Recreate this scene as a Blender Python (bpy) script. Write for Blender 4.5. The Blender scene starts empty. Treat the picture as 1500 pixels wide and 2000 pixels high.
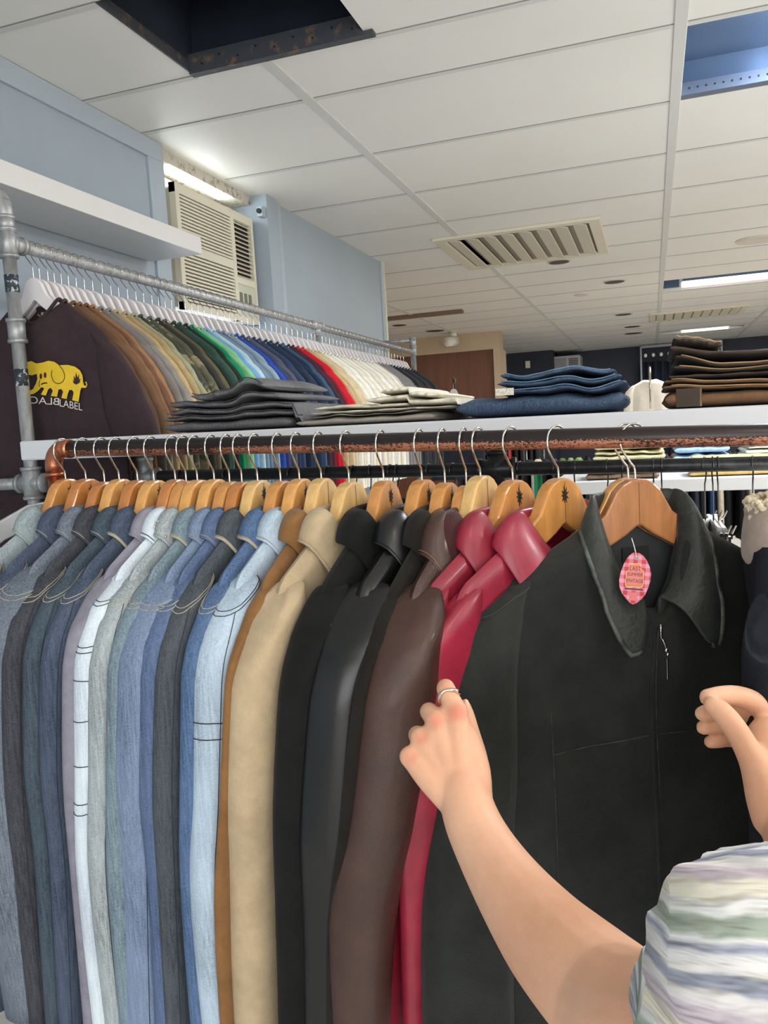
import bpy, bmesh, math, random
from math import sin, cos, pi, radians, sqrt, exp
from mathutils import Vector, Matrix, noise
random.seed(7)
scn = bpy.context.scene
COL = scn.collection

# ------------------------------------------------------------------ camera
F = 1560.0                                   # focal length in pixels of the 1500 x 2000 frame
CX = Vector((0.94709, 0.31575, -0.05760)); CDN = Vector((-0.02195, -0.11531, -0.99309)); CFW = Vector((-0.32021, 0.94181, -0.10228))
CAMLOC = Vector((0, 0, 1.55))
cam_d = bpy.data.cameras.new('camera'); cam = bpy.data.objects.new('camera', cam_d); COL.objects.link(cam)
cam_d.sensor_fit = 'HORIZONTAL'; cam_d.sensor_width = 36; cam_d.lens = 36 * F / 1500; cam_d.clip_start = 0.02
m = Matrix.Identity(4)
for i in range(3):
    m[i][0] = CX[i]; m[i][1] = -CDN[i]; m[i][2] = -CFW[i]; m[i][3] = CAMLOC[i]
cam.matrix_world = m
scn.camera = cam
scn.view_settings.view_transform = 'Standard'; scn.view_settings.look = 'None'
scn.view_settings.gamma = 1; scn.view_settings.use_curve_mapping = False
scn.view_settings.exposure = -0.46

def ray(px, py): return CX * ((px - 750) / F) + CDN * ((py - 1000) / F) + CFW
def at(px, py, z): return CAMLOC + ray(px, py) * z
def onx(px, py, X): r = ray(px, py); return CAMLOC + r * (X / r.x)
def ony(px, py, Y): r = ray(px, py); return CAMLOC + r * (Y / r.y)
def onz(px, py, Z): r = ray(px, py); return CAMLOC + r * ((Z - 1.55) / r.z)

# ------------------------------------------------------------------ light
w = bpy.data.worlds.new('world'); scn.world = w; w.use_nodes = True
bg = w.node_tree.nodes['Background']; bg.inputs[0].default_value = (0.80, 0.90, 1.0, 1); bg.inputs[1].default_value = 2.2

def area(name, loc, target, sx, sy, power, color):
    l = bpy.data.lights.new(name, 'AREA'); l.shape = 'RECTANGLE'; l.size = sx; l.size_y = sy; l.energy = power; l.color = color
    o = bpy.data.objects.new(name, l); COL.objects.link(o); o.location = loc
    o.rotation_euler = (Vector(target) - Vector(loc)).to_track_quat('-Z', 'Y').to_euler()
    return o
area('added_front_fill_light', (1.6, -2.9, 1.6), (0.0, 4.0, 2.75), 5.0, 2.0, 170, (1.0, 0.97, 0.93))  # unseen fill behind the viewer, added and aimed up to brighten the ceiling
area('ceiling_lamp_and_fill', (0.75, 0.15, 2.70), (0.45, 0.65, 0.9), 0.35, 1.2, 17, (1.0, 0.93, 0.84))
area('ceiling_lamp_and_fill', (0.95, 3.15, 2.77), (0.8, 3.3, 0), 0.8, 0.4, 85, (0.90, 0.95, 1.0))
area('ceiling_lamp_and_fill', (0.6, 8.2, 2.74), (0.6, 8.2, 0), 0.9, 0.3, 150, (1.0, 0.93, 0.86))
area('ceiling_lamp_and_fill', (0.6, 12.9, 2.72), (0.6, 12.9, 0), 1.2, 0.3, 50, (0.95, 0.97, 1.0))
area('ceiling_lamp_and_fill', (-3.2, 8.0, 2.72), (-3.2, 8.0, 0), 1.2, 0.3, 40, (1.0, 0.9, 0.78))
area('ceiling_lamp_and_fill', (3.4, 6.0, 2.72), (3.4, 6.0, 0), 1.2, 0.6, 190, (1.0, 0.95, 0.89))  # added out-of-view fill, bounces off the floor to lift the ceiling
area('ceiling_lamp_and_fill', (3.4, 1.2, 2.72), (3.4, 1.2, 0), 1.2, 0.6, 190, (0.96, 0.98, 1.0))  # second added fill at the right, unseen, also for floor bounce
area('ceiling_lamp_and_fill', (2.8, 3.6, 2.74), (2.8, 3.6, 0), 0.9, 0.4, 60, (1.0, 0.97, 0.94))  # added fill without a fitting, kept out of view

# ------------------------------------------------------------------ materials
def s2l(c):
    return tuple(((v/255)/12.92 if v/255 <= 0.04045 else ((v/255+0.055)/1.055)**2.4) for v in c)
MATS = {}
def mat(name, rgb, rough=0.6, metal=0.0, var=0.0, scale=20, stretch=(1, 1, 1), bump=0.0, bscale=None, bstretch=None,
        rgb2=None, coat=0.0, sheen=0.0, spec=0.5, emit=None, estr=0.0, sub=0.0, detail=4, ramp=(0.35, 0.65), btype='NOISE'):
    if name in MATS: return MATS[name]
    M = bpy.data.materials.new(name); M.use_nodes = True; MATS[name] = M
    nt = M.node_tree; N = nt.nodes; L = nt.links; b = N['Principled BSDF']
    c = s2l(rgb) + (1,)
    b.inputs['Base Color'].default_value = c; b.inputs['Roughness'].default_value = rough; b.inputs['Metallic'].default_value = metal
    b.inputs['Coat Weight'].default_value = coat; b.inputs['Coat Roughness'].default_value = 0.15
    b.inputs['Sheen Weight'].default_value = sheen; b.inputs['Specular IOR Level'].default_value = spec
    if sheen: b.inputs['Sheen Roughness'].default_value = 0.5
    if sub:
        b.inputs['Subsurface Weight'].default_value = sub; b.inputs['Subsurface Radius'].default_value = (0.012, 0.005, 0.003); b.inputs['Subsurface Scale'].default_value = 1
    if emit: b.inputs['Emission Color'].default_value = s2l(emit) + (1,); b.inputs['Emission Strength'].default_value = estr
    tc = N.new('ShaderNodeTexCoord')
    if var or rgb2:
        mp = N.new('ShaderNodeMapping'); mp.inputs['Scale'].default_value = [scale * s for s in stretch]
        L.new(tc.outputs['Object'], mp.inputs[0])
        nz = N.new('ShaderNodeTexNoise'); nz.inputs['Scale'].default_value = 1; nz.inputs['Detail'].default_value = detail; nz.inputs['Roughness'].default_value = 0.65
        L.new(mp.outputs[0], nz.inputs['Vector'])
        rp = N.new('ShaderNodeValToRGB'); rp.color_ramp.elements[0].position = ramp[0]; rp.color_ramp.elements[1].position = ramp[1]
        if rgb2: a_, b_ = s2l(rgb) + (1,), s2l(rgb2) + (1,)
        else: a_ = tuple(v * (1 - var) for v in c[:3]) + (1,); b_ = tuple(min(1, v * (1 + var)) for v in c[:3]) + (1,)
        rp.color_ramp.elements[0].color = a_; rp.color_ramp.elements[1].color = b_
        L.new(nz.outputs['Fac'], rp.inputs[0]); L.new(rp.outputs[0], b.inputs['Base Color'])
    if bump:
        mp2 = N.new('ShaderNodeMapping'); bs = bscale or scale; st = bstretch or stretch
        mp2.inputs['Scale'].default_value = [bs * s for s in st]; L.new(tc.outputs['Object'], mp2.inputs[0])
        if btype == 'VORONOI':
            n2 = N.new('ShaderNodeTexVoronoi'); n2.inputs['Scale'].default_value = 1; out = n2.outputs['Distance']
        else:
            n2 = N.new('ShaderNodeTexNoise'); n2.inputs['Scale'].default_value = 1; n2.inputs['Detail'].default_value = 5; out = n2.outputs['Fac']
        L.new(mp2.outputs[0], n2.inputs['Vector'])
        bp = N.new('ShaderNodeBump'); bp.inputs['Strength'].default_value = bump; bp.inputs['Distance'].default_value = 0.004
        L.new(out, bp.inputs['Height']); L.new(bp.outputs[0], b.inputs['Normal'])
    return M

def denim(name, rgb, k=1.0, worn=0.0):
    """woven denim: fine vertical streaks of pale weft over the dyed warp, broad worn areas"""
    if name in MATS: return MATS[name]
    M = bpy.data.materials.new(name); M.use_nodes = True; MATS[name] = M
    nt = M.node_tree; N = nt.nodes; L = nt.links; b = N['Principled BSDF']
    b.inputs['Roughness'].default_value = 0.9; b.inputs['Specular IOR Level'].default_value = 0.2
    tc = N.new('ShaderNodeTexCoord'); c = s2l(rgb)
    def nz(sc, det, lo, hi):
        mp = N.new('ShaderNodeMapping'); mp.inputs['Scale'].default_value = sc; L.new(tc.outputs['Object'], mp.inputs[0])
        n = N.new('ShaderNodeTexNoise'); n.inputs['Scale'].default_value = 1; n.inputs['Detail'].default_value = det; L.new(mp.outputs[0], n.inputs['Vector'])
        r = N.new('ShaderNodeMapRange'); r.inputs[1].default_value = lo; r.inputs[2].default_value = hi; L.new(n.outputs['Fac'], r.inputs[0]); return r.outputs[0], n.outputs['Fac']
    streak, h1 = nz((330, 330, 16), 3, 0.32, 0.72)
    weave, h2 = nz((260, 260, 700), 2, 0.35, 0.65)
    broad, h3 = nz((7, 7, 3.5), 3, 0.38, 0.66)
    def mix(f, a, bb):
        x = N.new('ShaderNodeMix'); x.data_type = 'RGBA'
        if isinstance(f, float): x.inputs[0].default_value = f
        else: L.new(f, x.inputs[0])
        for i, v in ((6, a), (7, bb)):
            if isinstance(v, tuple): x.inputs[i].default_value = v
            else: L.new(v, x.inputs[i])
        return x.outputs[2]
    hi = tuple(min(1, v * (1 + .95 * k) + .03 * k) for v in c) + (1,); lo = tuple(v * (1 - .48 * k) for v in c) + (1,)
    a1 = mix(streak, lo, hi); a2 = mix(weave, lo, hi); a3 = mix(0.4, a1, a2)
    pale = tuple(min(1, v * (1.5 + worn) + .03 + .05 * worn) for v in c) + (1,)
    sc = N.new('ShaderNodeMath'); sc.operation = 'MULTIPLY'; sc.inputs[1].default_value = 0.3 + 0.5 * worn; L.new(broad, sc.inputs[0])
    a4 = mix(sc.outputs[0], a3, pale)
    L.new(a4, b.inputs['Base Color'])
    bp = N.new('ShaderNodeBump'); bp.inputs['Strength'].default_value = 0.35; bp.inputs['Distance'].default_value = 0.002
    L.new(h1, bp.inputs['Height']); L.new(bp.outputs[0], b.inputs['Normal'])
    return M
def cloth(name, rgb, var=0.12): return mat(name, rgb, 0.9, var=var, scale=35, bump=0.25, bscale=240, spec=0.2)
def leather(name, rgb, rough=0.36, bump=0.35): return mat(name, rgb, rough, var=0.18, scale=14, bump=bump*.3, bscale=900, bstretch=(1, 1, 1), btype='VORONOI', spec=0.5, coat=0.12)
def suede(name, rgb, sheen=0.25, var=0.2): return mat(name, rgb, 0.95, var=var, scale=16, detail=6, bump=0.3, bscale=420, sheen=sheen, spec=0.15)

WALL = mat('pale_blue_paint', (156, 170, 182), 0.55, var=0.03, scale=2, bump=0.05, bscale=60)
TRIMM = mat('pale_blue_trim_paint', (166, 180, 193), 0.45)
CEILM = mat('white_ceiling_board', (226, 226, 221), 0.5, var=0.02, scale=1.3, bump=0.04, bscale=120)
GRIDM = mat('ceiling_strip_paint', (204, 205, 202), 0.5)
GAPM = mat('dark_seam', (142, 140, 134), 0.9)
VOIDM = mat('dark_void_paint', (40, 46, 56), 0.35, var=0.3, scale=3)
RUSTM = mat('rusty_dark_metal', (62, 66, 74), 0.5, rgb2=(120, 96, 72), scale=22, ramp=(0.55, 0.72), bump=0.4, bscale=60)
NAVYW = mat('dark_navy_paint', (46, 52, 66), 0.7, var=0.06, scale=2)
BROWNW = mat('brown_wood_panel', (104, 66, 48), 0.5, var=0.15, scale=3, stretch=(6, 6, 0.7), detail=6)
BEIGEW = mat('beige_plaster', (188, 170, 145), 0.7, var=0.03, scale=2)
FLOORM = mat('pale_bounce_floor', (208, 206, 202), 0.5, var=0.1, scale=3)  # unseen floor, colour made pale to bounce light up to the ceiling
WHITEP = mat('white_lacquered_board', (212, 212, 212), 0.35, var=0.015, scale=5)
GREYB = mat('white_painted_shelf_board', (206, 209, 214), 0.4, var=0.02, scale=4)
GALV = mat('galvanised_steel', (158, 160, 162), 0.42, metal=0.45, var=0.25, scale=60, stretch=(1, 1, .3), bump=0.15, bscale=150)
BLKPIPE = mat('black_steel_pipe', (70, 70, 72), 0.38, metal=0.6, var=0.3, scale=40)
COPPER = mat('bare_copper', (178, 112, 84), 0.3, metal=0.9, var=0.2, scale=30, bump=0.1)
CHROME = mat('chrome', (205, 200, 192), 0.14, metal=1.0)
STAR = mat('black_branded_mark', (26, 22, 20), 0.7)
WOODS = [mat('lacquered_pine_%s' % n, c, 0.32, var=0.16, scale=16, stretch=(5, 5, 0.8), coat=0.5, detail=5) for n, c in
         (('amber', (198, 138, 74)), ('honey', (212, 156, 88)), ('pale', (214, 174, 112)), ('orange', (186, 120, 62)), ('matt', (170, 112, 66)))]
WHHANG = mat('white_painted_hanger', (222, 218, 220), 0.4)

# worn black paint over copper: crackled band along the underside of the pipe
def make_worn():
    M = bpy.data.materials.new('worn_black_paint_over_copper'); M.use_nodes = True
    N = M.node_tree.nodes; L = M.node_tree.links; b = N['Principled BSDF']
    tc = N.new('ShaderNodeTexCoord')
    mp = N.new('ShaderNodeMapping'); mp.inputs['Scale'].default_value = (420, 420, 230); L.new(tc.outputs['Object'], mp.inputs[0])
    v = N.new('ShaderNodeTexNoise'); v.inputs['Scale'].default_value = 1; v.inputs['Detail'].default_value = 5; v.inputs['Roughness'].default_value = .75; L.new(mp.outputs[0], v.inputs['Vector'])
    n = N.new('ShaderNodeTexNoise'); n.inputs['Scale'].default_value = 5; n.inputs['Detail'].default_value = 3; L.new(tc.outputs['Object'], n.inputs['Vector'])
    sep = N.new('ShaderNodeSeparateXYZ'); L.new(tc.outputs['Object'], sep.inputs[0])
    # object z of the pipe is its axis; object x points down in the room: paint is rubbed off on the lower half
    mr = N.new('ShaderNodeMapRange'); mr.inputs[1].default_value = -0.006; mr.inputs[2].default_value = 0.004; L.new(sep.outputs[0], mr.inputs[0])
    mr.inputs[3].default_value = -0.32; mr.inputs[4].default_value = 0.11
    ad = N.new('ShaderNodeMath'); ad.operation = 'ADD'; L.new(v.outputs['Fac'], ad.inputs[0]); L.new(mr.outputs[0], ad.inputs[1])
    ad2 = N.new('ShaderNodeMath'); ad2.operation = 'MULTIPLY_ADD'; ad2.inputs[1].default_value = 0.55; L.new(n.outputs['Fac'], ad2.inputs[0]); L.new(ad.outputs[0], ad2.inputs[2])
    rp = N.new('ShaderNodeMapRange'); rp.inputs[1].default_value = 0.84; rp.inputs[2].default_value = 0.90; L.new(ad2.outputs[0], rp.inputs[0])
    mx = N.new('ShaderNodeMix'); mx.data_type = 'RGBA'; L.new(rp.outputs[0], mx.inputs[0])
    mx.inputs[6].default_value = s2l((44, 36, 36)) + (1,); mx.inputs[7].default_value = s2l((196, 132, 102)) + (1,)
    L.new(mx.outputs[2], b.inputs['Base Color']); b.inputs['Roughness'].default_value = 0.33; b.inputs['Metallic'].default_value = 0.35
    bp = N.new('ShaderNodeBump'); bp.inputs['Strength'].default_value = 0.4; bp.inputs['Distance'].default_value = 0.001; L.new(rp.outputs[0], bp.inputs['Height']); L.new(bp.outputs[0], b.inputs['Normal'])
    return M
WORN = make_worn()

# ------------------------------------------------------------------ mesh helpers
def link(name, me, parent=None, mt=None):
    o = bpy.data.objects.new(name, me); COL.objects.link(o)
    if parent: o.parent = parent
    if mt: me.materials.append(mt)
    return o
def tag(o, label, cat, group=None, kind=None):
    if label: o['label'] = label
    if cat: o['category'] = cat
    if group: o['group'] = group
    if kind: o['kind'] = kind
    return o
def empty(name, loc=(0, 0, 0), rz=0):
    o = bpy.data.objects.new(name, None); COL.objects.link(o); o.location = loc; o.rotation_euler = (0, 0, rz); o.empty_display_size = .02
    return o
def smooth(me):
    for p in me.polygons: p.use_smooth = True
def mesh(name, vs, fs, sm=True):
    me = bpy.data.meshes.new(name); me.from_pydata([tuple(v) for v in vs], [], fs); me.update()
    bm = bmesh.new(); bm.from_mesh(me); bmesh.ops.recalc_face_normals(bm, faces=bm.faces); bm.to_mesh(me); bm.free()
    if sm: smooth(me)
    return me
def grid_faces(nr, nc, closed=True, off=0):
    f = []
    for r in range(nr - 1):
        for c in range(nc if closed else nc - 1):
            c2 = (c + 1) % nc
            f.append((off + r*nc + c, off + r*nc + c2, off + (r+1)*nc + c2, off + (r+1)*nc + c))
    return f
def loft(name, rings, caps=True, closed=True, sm=True):
    nc = len(rings[0]); vs = [v for r in rings for v in r]; fs = grid_faces(len(rings), nc, closed)
    if caps and closed: fs.append(tuple(range(nc))); fs.append(tuple(range((len(rings)-1)*nc, len(rings)*nc)))
    return mesh(name, vs, fs, sm)
class MB:
    def __init__(s): s.v = []; s.f = []
    def add(s, vs, fs):
        o = len(s.v); s.v += [tuple(v) for v in vs]; s.f += [tuple(i + o for i in f) for f in fs]; return s
    def box(s, x0, x1, y0, y1, z0, z1, M=None):
        vs = [Vector((x, y, z)) for z in (z0, z1) for y in (y0, y1) for x in (x0, x1)]
        if M: vs = [M @ v for v in vs]
        return s.add(vs, [(0, 1, 3, 2), (4, 6, 7, 5), (0, 4, 5, 1), (2, 3, 7, 6), (0, 2, 6, 4), (1, 5, 7, 3)])
    def tube(s, pts, r, n=10, cap=True):
        pts = [Vector(p) for p in pts]; rr = r if isinstance(r, (list, tuple)) else [r] * len(pts)
        rings = []; up = None
        for i, p in enumerate(pts):
            d = (pts[min(i+1, len(pts)-1)] - pts[max(i-1, 0)])
            if d.length < 1e-9: d = Vector((0, 0, 1))
            d.normalize()
            if up is None: up = Vector((0, 0, 1)) if abs(d.z) < .9 else Vector((1, 0, 0))
            a = d.cross(up); a.normalize(); b2 = d.cross(a); up = -b2 if b2.length else up
            rings.append([p + (a * cos(2*pi*k/n) + b2 * sin(2*pi*k/n)) * rr[i] for k in range(n)])
        vs = [v for r_ in rings for v in r_]; fs = grid_faces(len(rings), n)
        if cap: fs += [tuple(range(n)), tuple(range((len(rings)-1)*n, len(rings)*n))]
        return s.add(vs, fs)
    def prism(s, poly, h0, h1, fn):
        n = len(poly); vs = [fn(x, y, h0) for x, y in poly] + [fn(x, y, h1) for x, y in poly]
        return s.add(vs, [tuple(range(n)), tuple(range(n, 2*n))] + [(i, (i+1) % n, n + (i+1) % n, n + i) for i in range(n)])
    def sphere(s, c, r, n=10, sc=(1, 1, 1)):
        c = Vector(c); vs = []
        for i in range(n + 1):
            th = pi * i / n
            for k in range(n*2):
                ph = pi * k / n; vs.append(c + Vector((sin(th)*cos(ph)*sc[0], sin(th)*sin(ph)*sc[1], cos(th)*sc[2])) * r)
        return s.add(vs, grid_faces(n+1, n*2))
    def mesh(s, name, sm=False): return mesh(name, s.v, s.f, sm)
    def build(s, name, mt, parent=None, sm=False, bevel=0):
        o = link(name, s.mesh(name, sm), parent, mt)
        if bevel: bev(o, bevel)
        return o
def bev(o, wd, seg=2):
    b = o.modifiers.new('bevel', 'BEVEL'); b.width = wd; b.segments = seg; b.limit_method = 'ANGLE'; b.angle_limit = radians(40)
def spline(pts, n=6):
    pts = [Vector(p) for p in pts]; out = []
    P_ = [2*pts[0] - pts[1]] + pts + [2*pts[-1] - pts[-2]]
    for i in range(1, len(P_) - 2):
        p0, p1, p2, p3 = P_[i-1:i+3]
        for k in range(n):
            t = k / n
            out.append(0.5 * ((2*p1) + (p2-p0)*t + (2*p0-5*p1+4*p2-p3)*t*t + (3*p1-p0-3*p2+p3)*t**3))
    out.append(pts[-1]); return out
def ss(a, b, x):
    t = max(0, min(1, (x - a) / (b - a))); return t * t * (3 - 2*t)
def nz(x, y, z): return noise.noise(Vector((x, y, z)))
def copy_tree(o, parent=None):
    c = o.copy(); COL.objects.link(c); c.parent = parent
    for ch in list(o.children): copy_tree(ch, c)
    return c
def setmat(o, mt):
    if o.data and len(o.material_slots): o.material_slots[0].link = 'OBJECT'; o.material_slots[0].material = mt

# ------------------------------------------------------------------ room
CZ = 2.75; WX = -1.866
def struct(name, mb, mt, bevel=0): return tag(mb.build(name, mt, bevel=bevel), None, None, kind='structure')
struct('floor', MB().box(-6, 5.2, -3.2, 15.2, -0.1, 0), FLOORM)

# ceiling with two openings (missing tiles)
TB = [-3.636, -2.40, -1.147, 0.112, 1.376, 2.64, 3.9]             # joints running into the room
RW = 0.65; R0 = 2.795                                             # joints across
holes = [(-1.405, -0.80, 1.955, 2.452), (0.132, 1.376, 2.83, 3.46), (0.132, 1.30, 7.9, 8.6), (0.132, 1.30, 12.75, 13.15)]
xs = sorted(set([-6, 5.2] + [h[0] for h in holes] + [h[1] for h in holes])); ys = sorted(set([-3.2, 15.2] + [h[2] for h in holes] + [h[3] for h in holes]))
cm = MB()
for i in range(len(xs)-1):
    for j in range(len(ys)-1):
        mx_, my_ = (xs[i]+xs[i+1])/2, (ys[j]+ys[j+1])/2
        if any(h[0] < mx_ < h[1] and h[2] < my_ < h[3] for h in holes): continue
        cm.box(xs[i], xs[i+1], ys[j], ys[j+1], CZ, CZ + 0.03)
struct('ceiling', cm, CEILM)
def seg(a, b, cuts):                                              # interval a..b minus cuts
    out = [(a, b)]
    for c0, c1 in cuts: 
        o2 = []
        for p, q in out:
            if c1 <= p or c0 >= q: o2.append((p, q)); continue
            if p < c0: o2.append((p, c0))
            if q > c1: o2.append((c1, q))
        out = o2
    return out
gm = MB()
for x in TB:
    cuts = [(h[2], h[3]) for h in holes if h[0] - .001 < x < h[1] + .001 and h is holes[0]]
    if x < -2: cuts.append((-3.3, 5.9))
    for y0, y1 in seg(-3.1, 15.1, cuts): gm.box(x - .02, x + .02, y0, y1, CZ - .006, CZ + .002)
struct('trim_1', gm, GRIDM, 0.002)
rows = [R0 + RW * k for k in range(19)] + [2.455, 1.955 - .0, 1.30, 0.65, 0, -0.65, -1.3]
jm = MB(); jl = MB()
for y in rows:
    for i in range(len(TB) - 1):
        xa, xb = TB[i] + .02, TB[i+1] - .02
        if y < 5.5: xa = max(xa, WX + .01)
        if xb < xa: continue
        cuts = [(h[0], h[1]) for h in holes if h[2] - .004 < y < h[3] + .004]
        for x0, x1 in seg(xa, xb, cuts):
            jl.box(x0, x1, y + .003, y + .024, CZ - .0025, CZ + .001)
            jm.box(x0, x1, y - .003, y + .003, CZ - .0012, CZ + .001)
struct('trim_2', jm, GAPM); struct('trim_3', jl, GRIDM)
# recess behind each opening
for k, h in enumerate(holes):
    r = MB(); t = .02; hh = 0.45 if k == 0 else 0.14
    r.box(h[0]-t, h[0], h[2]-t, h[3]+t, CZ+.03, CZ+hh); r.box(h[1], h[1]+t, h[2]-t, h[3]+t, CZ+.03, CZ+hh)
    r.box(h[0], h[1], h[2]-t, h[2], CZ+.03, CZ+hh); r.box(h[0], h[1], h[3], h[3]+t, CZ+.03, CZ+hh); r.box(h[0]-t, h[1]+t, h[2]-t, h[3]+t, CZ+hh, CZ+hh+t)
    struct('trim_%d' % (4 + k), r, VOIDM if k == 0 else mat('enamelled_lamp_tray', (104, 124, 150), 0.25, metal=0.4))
# rusty angle bars with rivet holes at the open tile
h = holes[0]
rb = MB().box(h[0], h[1]+.03, h[3]-.034, h[3]-.004, CZ-.012, CZ+.05); rb.box(h[0]-.002, h[0]+.004, h[2], h[3], CZ-.004, CZ+.03)
ro = tag(rb.build('ceiling_angle_bar', RUSTM), 'rusty dark metal angle bar along the edges of the missing ceiling tile', 'metal bar')
for k in range(9):
    MB().tube([(h[0]+.05+k*.065, h[3]-.0345, CZ+.012+(k % 2)*.016), (h[0]+.05+k*.065, h[3]-.037, CZ+.012+(k % 2)*.016)], .0035, 8).build('rivet', STAR, ro)
h = holes[1]
pb = MB().box(h[0], h[1], h[3]-.05, h[3]-.004, CZ+.0, CZ+.045)
pbo = tag(pb.build('perforated_steel_bar', mat('grey_perforated_steel', (112, 124, 142), 0.4, metal=.5)), 'perforated grey steel bar along the far edge of the open lamp tray at top right', 'metal bar')
for k in range(24): MB().tube([(h[0]+.03+k*.03, h[3]-.0505, CZ+.022), (h[0]+.03+k*.03, h[3]-.052, CZ+.022)], .004, 6).build('hole', STAR, pbo)
TUBE = mat('lit_fluorescent_tube', (240, 246, 255), 0.4, emit=(225, 236, 255), estr=120)
TUBE2 = mat('lit_lamp_diffuser', (250, 246, 238), 0.4, emit=(255, 246, 232), estr=3.0)
def lamp_tube(x0, x1, y, z, lab, M=TUBE, r=.014):
    t = empty('fluorescent_lamp', ((x0+x1)/2, y, z)); cx = (x0+x1)/2
    MB().tube([(x0-cx, 0, 0), (x1-cx, 0, 0)], r, 12).build('lamp_tube', M, t, True)
    for sx in (x0-cx-.02, x1-cx-.01): MB().box(sx, sx+.03, -.02, .02, -.02, CZ+.145-z).build('lamp_holder', WHITEP, t)
    tag(t, lab, 'lamp')
lamp_tube(0.42, 1.30, 3.02, CZ+.06, 'glowing blue-white fluorescent tube in the open ceiling tray at top right')
lamp_tube(0.3, 1.15, 8.45, CZ+.03, 'lit fluorescent tube in the long ceiling recess, the nearer of two', TUBE2, .03)
lamp_tube(0.45, 1.1, 13.05, CZ+.03, 'lit fluorescent tube in the farthest ceiling recess near the dark wall', TUBE2, .04)

# left wall, near part with trim, recess with window, far part
WY0, WY1 = 2.93, 3.74
struct('wall_left', MB().box(WX-.1, WX, -3.2, WY0, 0, CZ), WALL)
struct('wall_left_pier', MB().box(WX-.25, WX, WY0, WY0+.02, 0, CZ).box(WX-.25, -1.795, WY1, WY1+.12, 0, CZ), WALL)
struct('wall_left_far', MB().box(WX-.1, -1.825, WY1+.12, 5.62, 0, CZ), WALL)
struct('wall_back_of_alcove', MB().box(-6, WX-.1, 5.5, 5.62, 0, CZ), BEIGEW)
tm = MB().box(WX, WX+.012, -3.0, WY0-.002, CZ-.075, CZ-.002); tm.box(WX, WX+.012, WY0-.10, WY0-.002, 0, CZ-.075)
struct('trim_8', tm, TRIMM, .002)
struct('trim_9', MB().box(-1.825, -1.812, WY1+.16, WY1+.20, 0, CZ).box(-1.825, -1.815, 5.58, 5.625, 0, CZ), TRIMM, .002)
struct('trim_16', MB().box(-1.815, -1.80, 5.60, 5.625, 0, CZ), mat('cream_corner_strip', (205, 205, 196), .5))
# window opening: frame, sash, sill, broken masonry head
WF = mat('white_window_paint', (232, 230, 222), 0.4)
wx = -2.02
win = empty('window_1', (wx, (WY0+WY1)/2, 2.2)); tag(win, None, None, kind='structure')
def wloc(mb, name, mt, par=None, bevel=.002):
    o = mb.build(name, mt, bevel=bevel); o.parent = par or win; o.matrix_parent_inverse = Matrix.Translation(-win.location); return o
wloc(MB().box(wx-.04, wx+.03, WY0+.02, WY0+.08, .9, CZ-.04).box(wx-.04, wx+.03, WY1-.05, WY1, .9, CZ-.04).box(wx-.04, wx+.03, WY0+.08, WY1-.05, CZ-.10, CZ-.05).box(wx-.04, wx+.03, WY0+.08, WY1-.05, .9, .96), 'window_frame', WF)
wloc(MB().box(wx-.08, WX, WY0+.02, WY1, .86, .9), 'window_sill', WF)
wloc(MB().box(wx-.012, wx-.006, WY0+.08, WY1-.05, .96, CZ-.10), 'window_pane', mat('frosted_daylit_glass', (240, 246, 250), 0.4, emit=(225, 238, 255), estr=2.6), bevel=0)
struct('wall_window_head', MB().box(WX-.16, WX-.02, WY0+.02, WY1, CZ-.045, CZ), mat('broken_plaster', (200, 195, 184), 0.9, rgb2=(120, 112, 100), scale=40, ramp=(.5, .7), bump=1.0, bscale=50))
struct('wall_under_window', MB().box(WX-.25, WX-.1, WY0+.02, WY1, 0, .86), WALL)
area('window_daylight', (wx+.05, 3.30, 2.70), (-0.9, 3.3, 2.9), 0.55, 0.16, 4, (0.88, 0.95, 1.0))

# far walls
struct('wall_back', MB().box(-1.6, 5.2, 15.0, 15.2, 0, CZ), NAVYW)
struct('wall_back_left', MB().box(-6.0, -1.6, 14.2, 15.2, 0, CZ), NAVYW)
struct('wall_right', MB().box(5.0, 5.2, -3.2, 15.2, 0, CZ), BEIGEW)
struct('wall_brown', MB().box(-6, -1.95, 10.6, 10.8, 0, 2.52), BROWNW)
struct('wall_brown_header', MB().box(-6, -1.86, 10.55, 10.8, 2.52, CZ), BEIGEW)
struct('wall_brown_jamb', MB().box(-1.95, -1.86, 10.55, 11.0, 0, 2.52), BEIGEW)
struct('wall_far_left', MB().box(-6.1, -6, 5.5, 15.2, 0, CZ), BEIGEW)
struct('trim_10', MB().box(-3.7, -1.85, 8.3, 8.42, CZ-.03, CZ), mat('brown_beam', (120, 100, 80), .7))
# shopfront behind the viewer
struct('wall_front', MB().box(-2, 5.2, -3.3, -3.2, 0, .5).box(-2, 5.2, -3.3, -3.2, 2.6, CZ).box(-2, -.9, -3.3, -3.2, .5, 2.6).box(4.4, 5.2, -3.3, -3.2, .5, 2.6), BEIGEW)

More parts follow.
